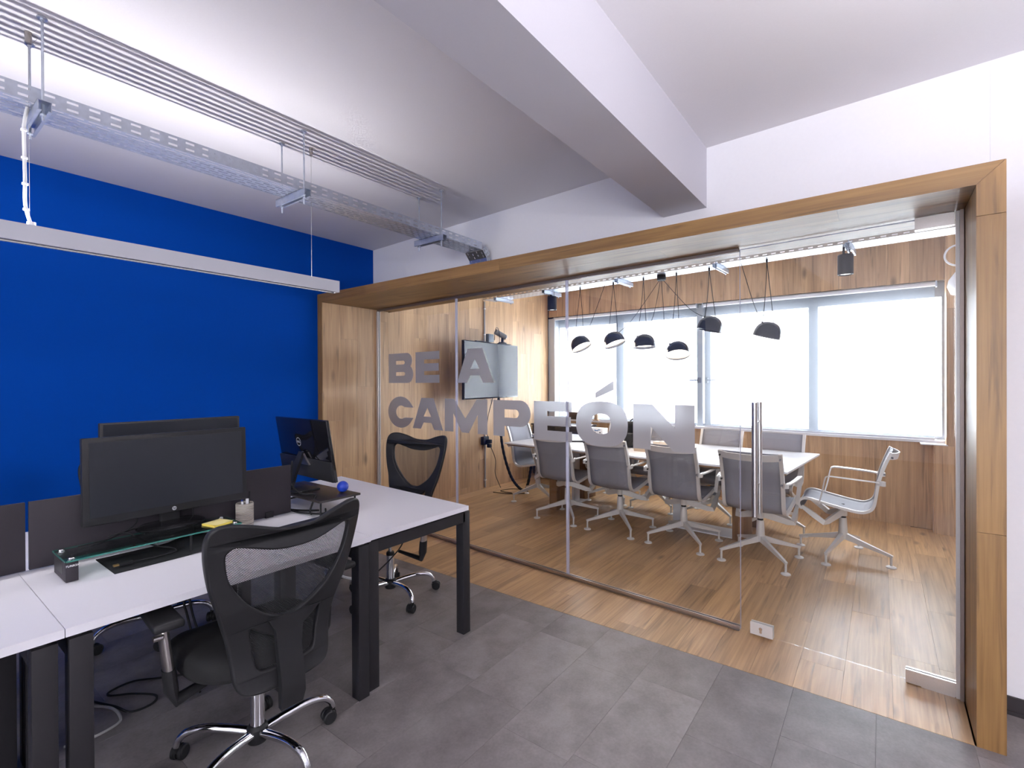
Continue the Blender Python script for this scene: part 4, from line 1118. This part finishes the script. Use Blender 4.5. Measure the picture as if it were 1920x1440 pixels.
# ------------------------------------------------------------------ desks
DT = 0.74
def desk(label, x0, x1, y0, y1, legs, skew=0.0, inset=0.0):
    cx, cy = (x0 + x1) / 2, (y0 + y1) / 2
    o = thing('desk', label, 'desk', (cx, cy, 0), 0, 'white bench desks')
    w, d = x1 - x0, y1 - y0
    b = B(); b.prism([(-w / 2, -d / 2 + skew[0]), (w / 2, -d / 2 + skew[1]), (w / 2, d / 2 + skew[2]), (-w / 2, d / 2 + skew[3])] if skew else [(-w / 2, -d / 2), (w / 2, -d / 2), (w / 2, d / 2), (-w / 2, d / 2)], DT - 0.025, DT)
    b.obj('desktop', desk_top, o, smooth=0)
    for lx, ly in legs:
        b = B(); b.bb(lx - cx - 0.028, lx - cx + 0.028, ly - cy - 0.028, ly - cy + 0.028, 0.0, DT - 0.037, 0.002); b.obj('leg', black_steel, o)
    xs = [l[0] for l in legs]; ys = [l[1] for l in legs]
    lx0, lx1, ly0, ly1 = min(xs) - cx, max(xs) - cx, min(ys) - cy, max(ys) - cy
    for yy in (ly0, ly1): B().bb(lx0 + 0.0285, lx1 - 0.0285, yy - 0.0275, yy + 0.0275, DT - 0.097, DT - 0.0375).obj('cross_beam', black_steel, o, smooth=0)
    for xx in (lx0 + inset, lx1 - inset): B().bb(xx - 0.028, xx + 0.028, ly0 + 0.0285, ly1 - 0.0285, DT - 0.095, DT - 0.0375).obj('cross_beam', black_steel, o, smooth=0)
    for xx in (lx0, lx1):
        for yy in (ly0, ly1): B().cyl((xx, yy, DT - 0.0375), (xx, yy, DT - 0.0252), 0.018, None, 12).obj('spacer', black_plastic, o)
    return o
XF, XM, XK = -1.890, -2.596, -3.285
desk('white desk under the wide monitor, with the glass riser on it', XM + 0.001, XF, 0.355, 1.420, [(-1.925, 0.392), (-1.925, 1.386), (-2.56, 0.392), (-2.56, 1.386)], 0.0, 0.22)
desk('white desk cut by the picture edge, next to the riser desk', XM + 0.001, XF, -0.72, 0.353, [(-1.925, 0.312), (-1.925, -0.68), (-2.56, 0.312), (-2.56, -0.68)], 0.0, 0.22)
desk('white desk across the screens, carrying the far monitor', XK, XM - 0.001, 0.355, 1.420, [(-2.632, 0.392), (-2.632, 1.386), (-3.25, 0.392), (-3.25, 1.386)], 0.0, 0.22)
desk('white desk across the screens, cut by the picture edge', XK, XM - 0.001, -0.72, 0.353, [(-2.632, 0.312), (-2.632, -0.68), (-3.25, 0.312), (-3.25, -0.68)], 0.0, 0.22)
desk('white desk across the row end, carrying the tilted glossy monitor', XK, XF - 0.010, 1.423, 2.155, [(-1.945, 1.457), (-1.945, 2.105), (-3.22, 1.457), (-3.22, 2.120)], (0, 0, -0.05, 0.045))
def screen_panel(y0, y1, lb):
    o = thing('desk_screen', lb, 'desk screen', (XM, (y0 + y1) / 2, DT), 0, 'dark privacy screens between the desks')
    h = (y1 - y0) / 2
    b = B(); b.bb(-0.009, 0.009, -h, h, 0.004, 0.262, 0.001); b.obj('panel', panel_m, o)
    b = B()
    for yy in (-h + 0.12, h - 0.12): b.bb(-0.016, 0.016, yy - 0.02, yy + 0.02, 0.0005, 0.03)
    b.obj('clamp', black_steel, o, smooth=0)
screen_panel(0.384, 1.418, 'dark privacy screen behind the wide monitor')
screen_panel(-0.70, 0.374, 'dark privacy screen cut by the picture edge')

# wide monitor
HPx = -2.50
mo = thing('monitor', 'wide black monitor facing the mesh chair, on the glass riser', 'monitor', (HPx, 0.833, 0.822), R(90))
# local: +x -> world +y, -y -> world +x (viewer side)
b = B(); b.box((0, 0.016, 0.238), (0.622, 0.030, 0.348), Matrix.Rotation(R(-2), 3, 'X'), 0.003); b.box((0, 0.040, 0.23), (0.40, 0.03, 0.20), None, 0.012); b.obj('casing', black_plastic, mo)
b = B(); b.box((0, -0.0005, 0.2445), (0.580, 0.0020, 0.298), Matrix.Rotation(R(-2), 3, 'X')); tag(b.obj('screen', screen_m, mo, smooth=0), 'dark matt screen')
b = B(); b.box((0.0, 0.05, 0.10), (0.075, 0.022, 0.20), None, 0.006); b.obj('stand', black_plastic, mo)
b = B(); b.lathe([(0, 0.0), (0.13, 0.0), (0.132, 0.006), (0.115, 0.014), (0.03, 0.020), (0, 0.02)], 36, Matrix.Translation((0, 0.03, 0)) @ Matrix.Diagonal((1, 0.72, 1, 1))); b.obj('foot', P('foot_gloss', (0.015, 0.015, 0.017), 0.15), mo)
b = B(); b.cyl((0, -0.0035, 0.0785), (0, -0.0050, 0.0785), 0.0085, None, 24); lg = b.obj('logo', logo_m, mo)
me = text_mesh('hp', 0.013, 0.0003, 0.25); me.materials.append(ink)
o = link('logo_letters', me, lg, (0, -0.0055, 0.0795), (R(90), 0, 0))

# glass riser
rs = thing('monitor_riser', 'green-edged glass monitor riser on two black blocks', 'riser', (-2.407, 0.735, DT), 0)
b = B(); b.box((0, 0, 0.0785), (0.196, 0.602, 0.006), None, 0.0015); rg = b.obj('glass_shelf', green_glass, rs)
b = B()
for sx in (-0.0978, 0.0978): b.box((sx, 0, 0.0785), (0.0012, 0.596, 0.0058))
for sy in (-0.3008, 0.3008): b.box((0, sy, 0.0785), (0.19, 0.0012, 0.0058))
b.obj('glass_rim', glass_edge, rs, smooth=0)
for sy in (-0.280, 0.280):
    b = B(); b.box((0.0, sy, 0.0375), (0.172, 0.036, 0.073), None, 0.002); bk = b.obj('block', panel_m, rs)
    if sy < 0:
        me = text_mesh('TURBOX', 0.0095, 0.0002, 0.25); me.materials.append(paper)
        link('label_print', me, bk, (0.0863, sy, 0.058), (R(90), 0, R(90)))
        b = B(); b.box((-0.012, sy - 0.0183, 0.045), (0.11, 0.001, 0.045)); b.obj('side_recess', black_plastic, bk, smooth=0)
    b = B()
    for sx in (-0.070, 0.076): b.lathe([(0, 0.0755), (0.011, 0.0755), (0.011, 0.084), (0.008, 0.0865), (0, 0.087)], 16, Matrix.Translation((sx, sy, 0)))
    b.obj('cap_screw', chrome, rs)
b = B(); b.cyl((0.085, 0.10, 0.0), (0.085, 0.10, 0.075), 0.005, None, 10); b.obj('prop', matt_black, rs)

# desk mat with a lifted end
b = B(); cols = []
for i in range(15):
    f = i / 14; y = 0.568 + 0.44 * f; zz = 0.0 + (0.022 * math.sin(PI * min(1, max(0, (f - 0.55) / 0.45))) if f > 0.55 else 0)
    cols.append([b.bm.verts.new((x, y, DT + 0.0035 + zz * (1 - abs((j / 4) - 0.3)))) for j, x in enumerate((-2.53, -2.47, -2.41, -2.35, -2.285))])
for i in range(14):
    for j in range(4): b.bm.faces.new((cols[i][j], cols[i][j + 1], cols[i + 1][j + 1], cols[i + 1][j]))
o = tag(b.obj('desk_mat', matt_black, smooth=60), 'thin black desk mat with a curled end in front of the riser', 'mat'); m = o.modifiers.new('thickness', 'SOLIDIFY'); m.thickness = 0.003; m.offset = -1
cab = thing('display_cable', 'black display cable with a gold plug lying on the desk mat', 'cable', (-2.35, 0.60, DT + 0.004))
def loc_(pts, o): return [tuple(Vector(p) - Vector(o.location)) for p in pts]
b = B(); b.tube(loc_(spline([(-2.347, 0.640, DT + 0.013), (-2.345, 0.72, DT + 0.010), (-2.36, 0.79, DT + 0.009), (-2.42, 0.80, DT + 0.009), (-2.46, 0.74, DT + 0.03), (-2.49, 0.66, 0.834), (-2.49, 0.60, 0.834), (-2.52, 0.66, 0.834), (-2.555, 0.74, 0.834)], 7), cab), 0.0035, 8); b.obj('cord', matt_black, cab)
b = B(); b.box((0.003, 0.018, 0.010), (0.020, 0.044, 0.011), None, 0.002); b.obj('plug_body', matt_black, cab)
b = B(); b.box((0.003, -0.012, 0.010), (0.015, 0.018, 0.006)); b.obj('plug_tip', gold, cab, smooth=0)
for q, lb in (([(-2.535, 0.70, 0.93), (-2.52, 0.70, 0.86), (-2.50, 0.62, 0.826), (-2.47, 0.55, 0.826), (-2.46, 0.50, 0.826)], 'thin black cable curving from the wide monitor onto the riser'),
              ([(-2.555, 0.93, 0.93), (-2.56, 0.93, 0.85), (-2.57, 0.94, 0.745)], 'thin black cable dropping straight behind the wide monitor')):
    b = B(); b.tube(spline(q, 8), 0.003, 6); tag(b.obj('monitor_cable', matt_black), lb, 'cable')
# sticky notes
sn = thing('sticky_notes', 'yellow sticky note pad on the glass riser', 'notes', (-2.37, 0.957, 0.8218), R(12))
b = B(); b.box((0, 0, 0.004), (0.085, 0.085, 0.008)); b.obj('pad', yellow, sn, smooth=0)
b = B(); b.box((0.002, 0.003, 0.0093), (0.082, 0.083, 0.001), Matrix.Rotation(R(5), 3, 'Z')); b.obj('top_sheet', P('pale_yellow', (0.80, 0.70, 0.30), 0.8), sn, smooth=0)
# pencil cup
pcup = thing('pencil_cup', 'rope-wrapped pencil cup between the monitors', 'cup', (-2.535, 1.150, DT))
b = B(); b.lathe([(0, 0), (0.039, 0), (0.040, 0.003), (0.040, 0.112), (0.038, 0.116), (0.034, 0.114), (0.034, 0.006), (0, 0.006)], 32); b.obj('cup', rope, pcup)
for k, (dx, dy, tx, ty, h, mm, r_, lb) in enumerate(((0.012, -0.016, 0.02, -0.02, 0.128, paper, 0.006, 'white marker nearest the monitor in the rope cup'), (-0.005, -0.004, -0.010, -0.008, 0.130, P('blue_pen', (0.02, 0.04, 0.3), 0.4), 0.005, 'blue pen in the rope cup'),
                                        (0.010, 0.008, 0.014, 0.006, 0.136, paper, 0.008, 'thick white marker in the middle of the rope cup'), (-0.012, 0.016, -0.02, 0.034, 0.165, matt_black, 0.004, 'tall black pencil leaning out of the rope cup'))):
    bx_ = Vector((-2.535, 1.150, DT)); b = B(); b.cyl(tuple(Vector((dx, dy, 0.008))), tuple(Vector((tx, ty, h))), r_, r_ * 0.9, 10)
    tag(b.obj('pen', mm, None, tuple(bx_)), lb, 'pen', 'pens in the rope cup')

# far monitor and laptop behind the screens
fm = thing('monitor', 'black monitor behind the wide one, seen over its top', 'monitor', (-2.93, 0.985, DT), R(-90))
b = B(); b.box((0, 0.0, 0.345), (0.625, 0.03, 0.36), None, 0.004); b.box((0, -0.03, 0.33), (0.35, 0.04, 0.2), None, 0.012); b.obj('casing', P('far_casing', (0.012, 0.011, 0.013), 0.5), fm)
b = B(); b.box((0, 0.0155, 0.35), (0.60, 0.001, 0.335)); b.obj('screen', screen_m, fm, smooth=0)
b = B(); b.box((0, -0.03, 0.12), (0.08, 0.03, 0.24), None, 0.006); b.obj('stand', black_plastic, fm)
b = B(); b.box((0, -0.01, 0.007), (0.26, 0.19, 0.014), None, 0.004); b.obj('foot', black_plastic, fm)

# shelf with the tilted monitor
sh = thing('desk_shelf', 'low black desk shelf on wire legs carrying the tilted monitor', 'shelf', (-2.63, 1.565, DT), 0)
b = B(); b.box((0, 0, 0.086), (0.58, 0.25, 0.012), None, 0.002); b.obj('board', P('shelf_black', (0.022, 0.018, 0.017), 0.35), sh)
for sx in (-0.265, 0.265):
    b = B(); b.tube(spline([(sx, -0.105, 0.08), (sx, -0.105, 0.012), (sx, -0.095, 0.005), (sx, 0.08, 0.005), (sx, 0.098, 0.008), (sx, 0.105, 0.02), (sx, 0.105, 0.08)], 5), 0.005, 8); b.obj('leg', matt_black, sh)
dm = thing('monitor', 'tilted glossy black monitor seen from its back on the desk shelf', 'monitor', (-2.715, 1.585, DT + 0.0925), R(180 - 3))
# local: screen faces -y; here rotated so that its back looks at the camera side
Rt_ = Matrix.Rotation(R(-9), 3, 'X')
def dp(p): return tuple(Rt_ @ Vector(p) + Vector((0, -0.02, 0.058)))
b = B(); c0 = Rt_ @ Vector((0, 0, 0.182)) + Vector((0, -0.02, 0.058))
b.box(tuple(c0), (0.600, 0.020, 0.352), Rt_, 0.004); dcase = b.obj('casing', gloss_black, dm)
b = B(); b.box(tuple(c0 + Rt_ @ Vector((0, -0.0105, 0.006))), (0.588, 0.001, 0.330), Rt_); b.obj('screen', screen_m, dm, smooth=0)
b = B(); b.box(tuple(c0 + Rt_ @ Vector((0, 0.014, -0.115))), (0.598, 0.012, 0.115), Rt_, 0.003); b.obj('lower_back', black_plastic, dm)
lc = c0 + Rt_ @ Vector((0.045, 0.0108, 0.035))
b = B(); n_ = 36
for k in range(n_):
    a0, a1 = 2 * PI * k / n_, 2 * PI * (k + 1) / n_
    b.bm.faces.new([b.bm.verts.new((r * math.cos(a), r * math.sin(a), 0)) for r, a in ((0.026, a0), (0.026, a1), (0.0225, a1), (0.0225, a0))])
me = b.mesh('logo', logo_m, 0)
def face_back(o, p):
    xd = Vector((-1, 0, 0)); yd = Rt_ @ Vector((0, 0, 1)); zd = xd.cross(yd)
    o.matrix_local = Matrix(((xd.x, yd.x, zd.x, p[0]), (xd.y, yd.y, zd.y, p[1]), (xd.z, yd.z, zd.z, p[2]), (0, 0, 0, 1)))
lo = link('logo', me, dm); face_back(lo, lc)
me = text_mesh('DELL', 0.0165, 0.0002); me.materials.append(logo_m)
lt = link('logo_letters', me, lo); lt.location = (0, 0, 0.0004)
b = B(); b.strip([(0, 0.105, 0.008), (0, 0.075, 0.10), (0, 0.028, 0.215)], [0.075, 0.06, 0.05], 0.016, (1, 0, 0)); b.obj('stand', black_plastic, dm)
b = B(); b.hexa([dp((-0.075, 0.020, 0.090)), dp((0.045, 0.020, 0.090)), dp((0.045, 0.030, 0.090)), dp((-0.075, 0.030, 0.090)), dp((-0.018, 0.020, 0.165)), dp((0.0, 0.020, 0.165)), dp((0.0, 0.030, 0.165)), dp((-0.018, 0.030, 0.165))]); tag(b.obj('stand_bracket', steel, dm, smooth=0), 'grey triangular bracket')
b = B(); b.box((0, 0.055, 0.006), (0.235, 0.155, 0.012), None, 0.004); b.obj('foot', black_plastic, dm)
b = B(); b.sph((0, 0, 0.0315), 0.0315); tag(b.obj('stress_ball', ball_blue, None, (-2.435, 1.640, DT + 0.0925)), 'blue rubber ball on the black desk shelf', 'ball')
o = thing('printed_sheet', 'white printed sheet lying on the desk behind the tilted monitor', 'paper', (-3.00, 1.83, DT), R(20))
b = B(); b.box((0, 0, 0.0006), (0.21, 0.16, 0.0008)); b.obj('sheet', paper, o, smooth=0)
b = B()
for k, (px_, py_, w_, h_) in enumerate(((-0.06, 0.02, 0.04, 0.05), (-0.005, 0.02, 0.012, 0.05), (0.03, 0.02, 0.035, 0.012), (0.03, 0.04, 0.035, 0.012), (0.07, 0.02, 0.015, 0.05), (0, -0.04, 0.15, 0.012))): b.box((px_, py_, 0.0012), (w_, h_, 0.0003))
b.obj('print', ink, o, smooth=0)
for q, lb, m_, r_ in (([(-2.72, 1.50, 1.0), (-2.68, 1.47, 0.93), (-2.62, 1.44, 0.89), (-2.54, 1.45, 0.846), (-2.47, 1.49, 0.842), (-2.42, 1.455, 0.83), (-2.40, 1.42, 0.78), (-2.44, 1.45, 0.748)], 'flat dark cable curling from the tilted monitor over the shelf', matt_black, 0.005),
                  ([(-2.80, 1.46, 0.96), (-2.84, 1.43, 0.86), (-2.80, 1.41, 0.78), (-2.70, 1.42, 0.750), (-2.56, 1.46, 0.748), (-2.48, 1.52, 0.748)], 'black cable bundle running under the desk shelf', matt_black, 0.006),
                  ([(-2.66, 1.43, 0.748), (-2.55, 1.43, 0.748), (-2.47, 1.445, 0.75), (-2.40, 1.50, 0.748), (-2.48, 1.56, 0.748)], 'loose black cable on the desk beside the shelf leg', matt_black, 0.005)):
    b = B(); b.tube(spline(q, 8), r_, 6); tag(b.obj('cable', m_), lb, 'cable')

# ------------------------------------------------------------------ task chair with net back
def task_chair(label):
    t = thing('task_chair', label, 'chair', group='black net-backed task chairs')
    b = B(); b.lathe([(0, 0.060), (0.036, 0.062), (0.040, 0.075), (0.038, 0.115), (0.030, 0.125), (0, 0.125)], 24); b.obj('hub', black_plastic, t)
    for k in range(5):
        q = spline([(0.03, 0, 0.098), (0.10, 0, 0.112), (0.19, 0, 0.122), (0.255, 0, 0.112), (0.288, 0, 0.085), (0.297, 0, 0.058)], 5)
        n = len(q); b = B(); b.tube(q, [0.0165 - 0.004 * i / n for i in range(n)], 12)
        lg = b.obj('leg', chrome, t, rot=(0, 0, R(-10 + 72 * k)), smooth=60)
        b = B(); sw = R(40 * k)
        for s in (-1, 1):
            Mx = Matrix.Translation((0.297, 0, 0)) @ Matrix.Rotation(sw, 4, 'Z') @ Matrix.Translation((-0.018, s * 0.0145, 0.0275)) @ Matrix.Rotation(R(90), 4, 'X')
            b.lathe([(0, -0.010), (0.022, -0.010), (0.0275, -0.006), (0.0275, 0.006), (0.022, 0.010), (0, 0.010)], 20, Mx)
        Mh = Matrix.Translation((0.297, 0, 0)) @ Matrix.Rotation(sw, 4, 'Z') @ Matrix.Translation((-0.014, 0, 0.032)) @ Matrix.Rotation(R(90), 4, 'X')
        b.lathe([(0, -0.004), (0.027, -0.004), (0.027, 0.004), (0, 0.004)], 18, Mh)
        b.cyl((0.297, 0, 0.035), (0.297, 0, 0.064), 0.010, None, 12); b.obj('caster', black_plastic, lg)
    b = B(); b.lathe([(0, 0.115), (0.026, 0.115), (0.026, 0.285), (0.0, 0.285)], 24); b.obj('gas_lift', chrome, t)
    b = B(); b.lathe([(0.0, 0.283), (0.027, 0.283), (0.028, 0.295), (0.024, 0.305), (0, 0.305)], 20); b.obj('lift_collar', black_plastic, t)
    b = B(); b.cyl((0, 0, 0.22), (0, 0, 0.385), 0.0135, None, 16); b.obj('piston', chrome, t)
    up = []
    b = B(); b.box((0, 0.0, 0.385), (0.16, 0.24, 0.035), None, 0.008); b.box((0, -0.17, 0.375), (0.06, 0.20, 0.025), None, 0.005); b.cyl((0.06, 0.03, 0.39), (0.24, 0.03, 0.388), 0.006, None, 8); b.cyl((0.22, 0.03, 0.388), (0.27, 0.03, 0.386), 0.016, 0.014, 12)
    b.cyl((0.05, -0.05, 0.33), (0.05, -0.05, 0.39), 0.022, None, 12)
    up.append(b.obj('tilt_mechanism', black_plastic, t))
    # seat cushion
    b = B(); lay = []
    for z, sc_ in ((0.405, 0.90), (0.412, 0.965), (0.43, 1.0), (0.455, 1.0), (0.475, 0.975), (0.487, 0.90), (0.492, 0.70), (0.490, 0.35)):
        ring = []
        for k in range(40):
            a = 2 * PI * k / 40; c_, s_ = math.cos(a), math.sin(a)
            x = 0.255 * math.copysign(abs(c_) ** 0.62, c_) * sc_; y = 0.050 + 0.235 * math.copysign(abs(s_) ** 0.62, s_) * sc_
            dz = -0.035 * max(0, (y - 0.15) / 0.14) ** 2 + 0.012 * (x / 0.25) ** 2
            ring.append(b.bm.verts.new((x * (1 - 0.10 * max(0, -y) / 0.24), y, z + dz * (1 if z > 0.44 else 0.5))))
        lay.append(ring)
    for A_, B_ in zip(lay, lay[1:]):
        for k in range(40): b.bm.faces.new((A_[k], A_[(k + 1) % 40], B_[(k + 1) % 40], B_[k]))
    b.bm.faces.new(lay[0][::-1]); b.bm.faces.new(lay[-1]); up.append(b.obj('seat', fabric_black, t, smooth=60))
    # back: outline in (u, z)
    def sym(r): return [(u, z) for u, z in r] + [(-u, z) for u, z in reversed(r) if abs(u) > 1e-6]
    def dense(r, n=5): return [(p.x, p.y) for p in spline([(u, z, 0) for u, z in sym(r)], n, True)]
    outer = dense([(0, 0.950), (0.07, 0.956), (0.15, 0.980), (0.22, 0.994), (0.258, 0.985), (0.272, 0.950), (0.268, 0.88), (0.248, 0.78), (0.214, 0.67), (0.186, 0.58), (0.172, 0.50), (0.166, 0.44), (0.148, 0.402), (0.10, 0.388), (0, 0.386)])
    heart = dense([(0, 0.888), (0.07, 0.893), (0.14, 0.912), (0.195, 0.926), (0.222, 0.912), (0.228, 0.88), (0.210, 0.80), (0.162, 0.722), (0.105, 0.667), (0.05, 0.634), (0, 0.622)])
    lower = dense([(0, 0.552), (0.05, 0.566), (0.095, 0.596), (0.122, 0.618), (0.134, 0.612), (0.128, 0.56), (0.118, 0.50), (0.112, 0.470), (0.096, 0.450), (0.06, 0.444), (0, 0.444)])
    def depth(u, z):
        s_ = (z - 0.40)
        return -0.238 - 0.02 * math.sin(PI * min(1, max(0, s_ / 0.30))) * -1.0 - 0.24 * max(0, s_ - 0.10) ** 1.35 + 0.055 * (abs(u) / 0.27) ** 2
    me = flat_mesh([outer, heart, lower], 0.007, 0.007, 2)
    for v in me.vertices:
        u, z, w = v.co.x, v.co.y, v.co.z
        v.co = (u, depth(u, z) - w, z)
    me.materials.clear(); me.materials.append(black_plastic); me.flip_normals(); me.shade_smooth(); me.set_sharp_from_angle(angle=R(50))
    up.append(link('back_frame', me, t))
    # net
    def inside(p, poly):
        r = False; j = len(poly) - 1
        for i in range(len(poly)):
            if (poly[i][1] > p[1]) != (poly[j][1] > p[1]) and p[0] < (poly[j][0] - poly[i][0]) * (p[1] - poly[i][1]) / (poly[j][1] - poly[i][1]) + poly[i][0]: r = not r
            j = i
        return r
    for nm, hole in (('upper_net', heart), ('lower_net', lower)):
        b = B(); uvl = b.bm.loops.layers.uv.new('UVMap'); V = {}
        st = 0.012
        def vt(i, j):
            if (i, j) not in V: V[(i, j)] = b.bm.verts.new((i * st, depth(i * st, j * st) + 0.003, j * st))
            return V[(i, j)]
        for i in range(-23, 23):
            for j in range(34, 78):
                if any(inside(((i + dx) * st, (j + dz) * st), hole) for dx in (0, 0.5, 1) for dz in (0, 0.5, 1)):
                    f = b.bm.faces.new((vt(i, j), vt(i + 1, j), vt(i + 1, j + 1), vt(i, j + 1)))
                    for lp_, (ii, jj) in zip(f.loops, ((i, j), (i + 1, j), (i + 1, j + 1), (i, j + 1))): lp_[uvl].uv = (ii * st, jj * st)
        up.append(b.obj(nm, mesh_black, t, smooth=60))
    # spine plate
    b = B(); q = [(0, depth(0, 0.635) - 0.012, 0.630), (0, depth(0, 0.58) - 0.018, 0.58), (0, depth(0, 0.50) - 0.024, 0.50), (0, depth(0, 0.42) - 0.030, 0.42), (0, -0.268, 0.345), (0, -0.258, 0.305)]
    b.strip(q, [0.15, 0.098, 0.086, 0.086, 0.088, 0.080], [0.012, 0.020, 0.024, 0.026, 0.026, 0.02], (1, 0, 0))
    b.box((0, -0.215, 0.365), (0.066, 0.11, 0.035), None, 0.006)
    up.append(b.obj('spine', black_plastic, t, smooth=45))
    for s in (-1, 1):
        b = B(); b.box((s * 0.318, -0.005, 0.664), (0.088, 0.23, 0.026), Matrix.Rotation(R(4 * s), 3, 'Z'), 0.010, 3); ap = b.obj('armrest', black_plastic, t); up.append(ap)
        b = B(); b.tube([(s * 0.315, -0.0, 0.652), (s * 0.305, 0.0, 0.56), (s * 0.294, 0.0, 0.46)], 0.026, 14, True, 0.62, (1, 0, 0)); b.cyl((s * 0.318, -0.02, 0.60), (s * 0.345, -0.02, 0.60), 0.010, None, 12); b.obj('arm_post', steel, ap)
        b = B(); b.tube([(s * 0.295, 0.0, 0.475), (s * 0.288, 0.0, 0.40), (s * 0.276, 0.0, 0.355), (s * 0.10, 0.02, 0.380)], [0.029, 0.031, 0.024, 0.014], 12, True, 0.7, (1, 0, 0)); b.obj('arm_bracket', black_plastic, ap)
    t['up'] = 1
    return t, [o.name for o in up]
tc1, ups = task_chair('black net-backed task chair closest to us, in front of the wide monitor')
stems = {n.split('.')[0] for n in ups}
def raise_seat(t, dz):
    for c in t.children:
        if c.name.split('.')[0] in stems or c.name.split('.')[0] == 'piston': c.location.z += dz
def place_chair(x, y, a, lb, phase, dz, base=0.0):
    c = dup(tc1, (x, y, 0), R(a), lb, 'black net-backed task chairs')
    for l in [c2 for c2 in c.children if c2.name.split('.')[0] == 'leg']: l.rotation_euler.z += R(phase)
    raise_seat(c, dz)
    return c
tc2 = place_chair(-2.665, 2.16, 186, 'black net-backed task chair behind the row-end desk, next to the glass', -44, 0.075)
for c_ in tc2.children:
    if c_.name.startswith('armrest'): c_.location.z -= 0.125
place_chair(-3.42, 1.03, -90, 'black net-backed task chair across the desks, its base seen beneath them', 20, 0.0)
place_chair(-3.42, -0.2, -82, 'black net-backed task chair across the desks, mostly out of the picture', 5, 0.0)
tc1.location = (-1.945, 0.925, 0); tc1.rotation_euler.z = R(89)
for t in [o for o in bpy.data.objects if 'up' in o]: del t['up']

# ------------------------------------------------------------------ cables under the desks
for q, m_, r_, lb in (
    ([(-2.46, 0.845, 0.70), (-2.45, 0.852, 0.49), (-2.45, 0.862, 0.437), (-2.46, 0.90, 0.25), (-2.55, 0.95, 0.006)], matt_black, 0.005, 'black cable hanging straight below the riser desk'),
    ([(-2.48, 0.865, 0.70), (-2.45, 0.875, 0.484), (-2.45, 0.908, 0.335), (-2.47, 0.98, 0.12), (-2.55, 1.05, 0.006)], matt_black, 0.005, 'black cable hanging beside the other one below the riser desk'),
    ([(-2.70, 1.05, 0.006), (-2.829, 0.883, 0.006), (-2.903, 0.791, 0.006), (-2.897, 0.703, 0.006), (-2.857, 0.689, 0.006), (-2.788, 0.759, 0.006), (-2.69, 0.817, 0.006), (-2.632, 0.785, 0.006), (-2.643, 0.71, 0.006), (-2.745, 0.679, 0.006), (-2.865, 0.631, 0.006), (-2.98, 0.60, 0.006)], matt_black, 0.005, 'black cable looping over the grey floor under the riser desk'),
    ([(-2.84, 0.610, 0.007), (-2.745, 0.665, 0.007), (-2.645, 0.672, 0.007), (-2.594, 0.65, 0.007), (-2.575, 0.566, 0.007), (-2.60, 0.48, 0.007)], cable_grey, 0.0055, 'grey cable curving over the floor by the desk legs'),
    ([(-2.34, 1.44, 0.62), (-2.30, 1.462, 0.543), (-2.30, 1.512, 0.444), (-2.30, 1.603, 0.386), (-2.30, 1.672, 0.379), (-2.32, 1.74, 0.40)], cable_white, 0.007, 'thick white cable slung under the row-end desk'),
    ([(-2.30, 1.66, 0.31), (-2.30, 1.743, 0.356), (-2.30, 1.876, 0.423), (-2.30, 1.957, 0.487), (-2.34, 2.02, 0.58)], matt_black, 0.004, 'thin black cable slanting up under the row-end desk')):
    b = B(); b.tube(spline(q, 8), r_, 6); tag(b.obj('floor_cable' if q[0][2] < 0.1 else 'cable', m_), lb, 'cable')
